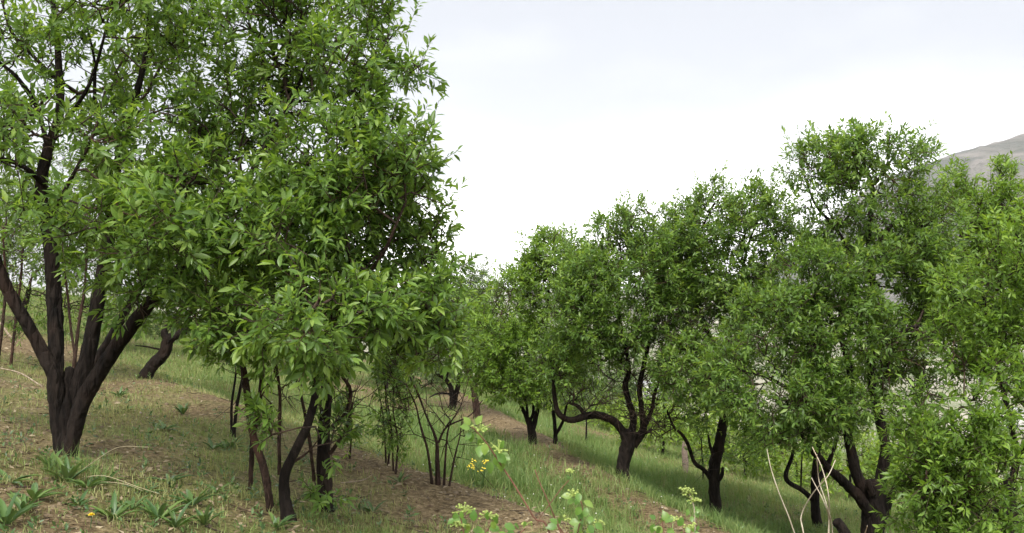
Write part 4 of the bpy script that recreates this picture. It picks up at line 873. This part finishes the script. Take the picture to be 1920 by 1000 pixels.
cherry('leafy lime-green shoot rising from the bottom edge right of the reddish stems', 2.1, [[(1070, 1060, 5), (1082, 1000, 4), (1092, 955, 3.2), (1085, 930, 2.4)], [(1075, 1020, 4), (1050, 990, 3), (1045, 975, 2)]],
    ring(1085, 935, 7, 16, 36, 11) + ring(1095, 975, 8, 22, 38, 12) + ring(1050, 985, 6, 20, 34, 13) + ring(1100, 1005, 7, 30, 40, 14), [(1075, 930, 14, 16), (1120, 985, 12, 14), (1060, 975, 8, 12)], 4)
cherry('slender shoot tipped with yellow-green buds, in front of the slanting-limb tree', 2.3, [[(1302, 1060, 4), (1302, 990, 3.4), (1300, 950, 2.8), (1290, 920, 2)]], ring(1298, 955, 6, 14, 20, 15) + ring(1302, 985, 5, 14, 22, 16), [(1290, 925, 26, 18), (1300, 940, 20, 18), (1278, 918, 10, 10)], 5, PALE)
cherry('low lime-green shoot at the bottom edge beside the bud-tipped shoot', 2.2, [[(1250, 1060, 4.5), (1245, 1005, 3.5), (1240, 975, 2.4)], [(1250, 1050, 3), (1275, 1005, 2.5), (1285, 990, 2)]], ring(1240, 982, 8, 22, 32, 17) + ring(1262, 1000, 7, 26, 34, 18) + ring(1285, 1000, 5, 16, 26, 19), [(1265, 975, 8, 14), (1295, 990, 10, 14)], 6)

# pale dry canes in front of the slim forked tree
d = 3.3; xb, yb = (1530 - 960) / F * d, d; b = np.array([xb, yb, float(height(xb, yb))]); cn = tag(empty('dry_cane_clump', b), 'curling whitish dry canes standing in front of the slim forked tree', 'dry canes')
for pts in ([(1515, 1100), (1485, 990), (1460, 925), (1445, 880), (1437, 842)], [(1525, 1120), (1505, 1000), (1501, 965), (1522, 925), (1550, 893), (1565, 862)], [(1550, 1120), (1553, 1000), (1552, 930), (1540, 878), (1522, 838)], [(1556, 1120), (1559, 1000), (1548, 945), (1534, 900), (1530, 852)], [(1540, 1120), (1552, 985), (1545, 945), (1520, 895)], [(1600, 1120), (1618, 1010), (1624, 985)]):
    C = catmull([b - np.array([0, 0, .03])] + [P(a[0], a[1], d + .05 * rng.normal()) for a in pts], 8) - b
    V, q, t = tube(C, np.linspace(3.0, 1.4, len(C)) * .5 * d / F, 6); obj('cane', mk_mesh('cane', V, [q, t]), PALE, cn)
# cut stump
d = 7.4; xb = (1585 - 960) / F * d; b = np.array([xb, d, float(height(xb, d))]); sp_ = tag(empty('stump', b), 'short dark cut stump leaning left at the foot of the tallest tree', 'stump')
V, q, t = tube(catmull([b + np.array([.1, 0, -.1]), b + np.array([.06, 0, .15]), P(1582, 998, d), P(1566, 975, d)], 6) - b, np.linspace(.06, .035, 19), 12, .15, 4); obj('stub', mk_mesh('stub', V, [q, t]), BARK, sp_)
# weathered post far behind
b = at_ground(1283, 888); V, q, t = tube([(0, 0, -.1), (.01, 0, .15), (0, 0, .3), (.015, 0, .46)], .045, 9, .12, 6)
OLDWOOD = plain('old_wood', (.2, .15, .12), .9, .3, 30, .4)
tag(obj('wooden_post', mk_mesh('wooden_post', V, [q, t]), OLDWOOD, None, b), 'short weathered wooden post on the lower slope behind the slanting bare limb', 'post')
# dry fallen branches on the left slope
for pts, lab, w_ in (([(0, 690), (40, 700), (80, 725)], 'thin grey fallen branch on the ground left of the big trunk', 5), ([(0, 605), (15, 625), (30, 642)], 'dark snapped stick standing at the left edge', 8), ([(700, 888), (680, 900), (640, 905)], 'thin dry branch lying on the slope right of the bushy tree', 4)):
    d = ground_d(*pts[-1]); C = catmull([P(a[0], a[1], d) for a in pts], 6); b = at_ground(*pts[-1])
    V, q, t = tube(C - b, np.linspace(w_ * .4, w_ * .6, len(C)) * .5 * d / F, 6, .1); tag(obj('fallen_branch', mk_mesh('fallen_branch', V, [q, t]), DRY, None, b), lab, 'branch')

# ------------------------------------------------------------------ houses in the valley
WALLS = [plain('plaster_white', (.5, .49, .46), .9, .06, .4), plain('plaster_cream', (.42, .37, .28), .9, .06, .4)]
ROOFS = [plain('roof_orange', (.45, .2, .05), .8, .12, .5), plain('roof_grey', (.4, .4, .4), .7, .1, .5)]
PANE = plain('dark_glass', (.05, .06, .07), .2, .1, 1)
def box(x0, x1, y0, y1, z0, z1):
    return np.array([(x0, y0, z0), (x1, y0, z0), (x1, y1, z0), (x0, y1, z0), (x0, y0, z1), (x1, y0, z1), (x1, y1, z1), (x0, y1, z1)], float), np.array([(0, 3, 2, 1), (4, 5, 6, 7), (0, 1, 5, 4), (1, 2, 6, 5), (2, 3, 7, 6), (3, 0, 4, 7)])
def house(px, py, lab, wm, rm, W, H, Dp, flat):
    # distance where the ray meets the valley floor at roof height
    d = max(120.0, (EYE + 56 - H) / max((py - HOR) / F, .02)); x0 = (px - 960) / F * d; z0 = float(height(x0, d))
    b = np.array([x0, d, z0]); ro = tag(empty('valley_house', b), lab, 'house', 'houses in the valley')
    V, f = box(-W / 2, W / 2, -Dp / 2, Dp / 2, -2, H); obj('wall', mk_mesh('wall', V, [f], False), wm, ro)
    if flat: V, f = box(-W / 2 - .4, W / 2 + .4, -Dp / 2 - .4, Dp / 2 + .4, H + .003, H + .6); obj('roof', mk_mesh('roof', V, [f], False), rm, ro)
    else:
        V = np.array([(-W / 2 - .6, -Dp / 2 - .6, H + .01), (W / 2 + .6, -Dp / 2 - .6, H + .01), (W / 2 + .6, Dp / 2 + .6, H + .01), (-W / 2 - .6, Dp / 2 + .6, H + .01), (-W / 2 + 1.5, 0, H + 3.6), (W / 2 - 1.5, 0, H + 3.6)])
        obj('roof', mk_mesh('roof', V, [np.array([(0, 1, 5, 4), (2, 3, 4, 5), (0, 3, 2, 1)]), np.array([(1, 2, 5), (3, 0, 4)])], False), rm, ro)
    V, f = box(-.7, .7, -.08, .08, 0, 1.5); wme = mk_mesh('window', V, [f], False); wme.materials.append(PANE)
    for fl in range(max(1, int(H // 3))):
        for k in range(int(W // 3.2)):
            wo = obj('window', wme, None, ro); wo.location = (-W / 2 + 1.9 + k * 3.1, -Dp / 2, 1 + fl * 3.0)
house(1410, 594, 'orange-roofed house far across the valley, tiny among the leaves right of centre', WALLS[1], ROOFS[0], 15, 6, 10, False)
house(1218, 722, 'white flat-roofed house in the valley behind the arching-limb tree', WALLS[0], ROOFS[1], 14, 7, 10, True)
house(1880, 770, 'white flat-roofed house glimpsed through the boughs at the right edge', WALLS[0], ROOFS[1], 12, 7, 10, True)
house(1392, 620, 'cream flat-roofed house far across the valley below the orange roof', WALLS[1], ROOFS[1], 13, 7, 10, True)

# ------------------------------------------------------------------ haze
V, f = box(-3700, 4600, -1300, 5100, -110, 760)
hm, N, L, o = mat('haze_air'); pv_ = N.new('ShaderNodeVolumePrincipled'); pv_.inputs['Color'].default_value = (.93, .95, 1, 1); pv_.inputs['Density'].default_value = .00011; pv_.inputs['Anisotropy'].default_value = .2
L.new(pv_.outputs[0], o.inputs['Volume'])
tag(obj('haze', mk_mesh('haze', V, [f], False), hm), 'pale haze in the air over the valley', 'haze', kind='stuff')
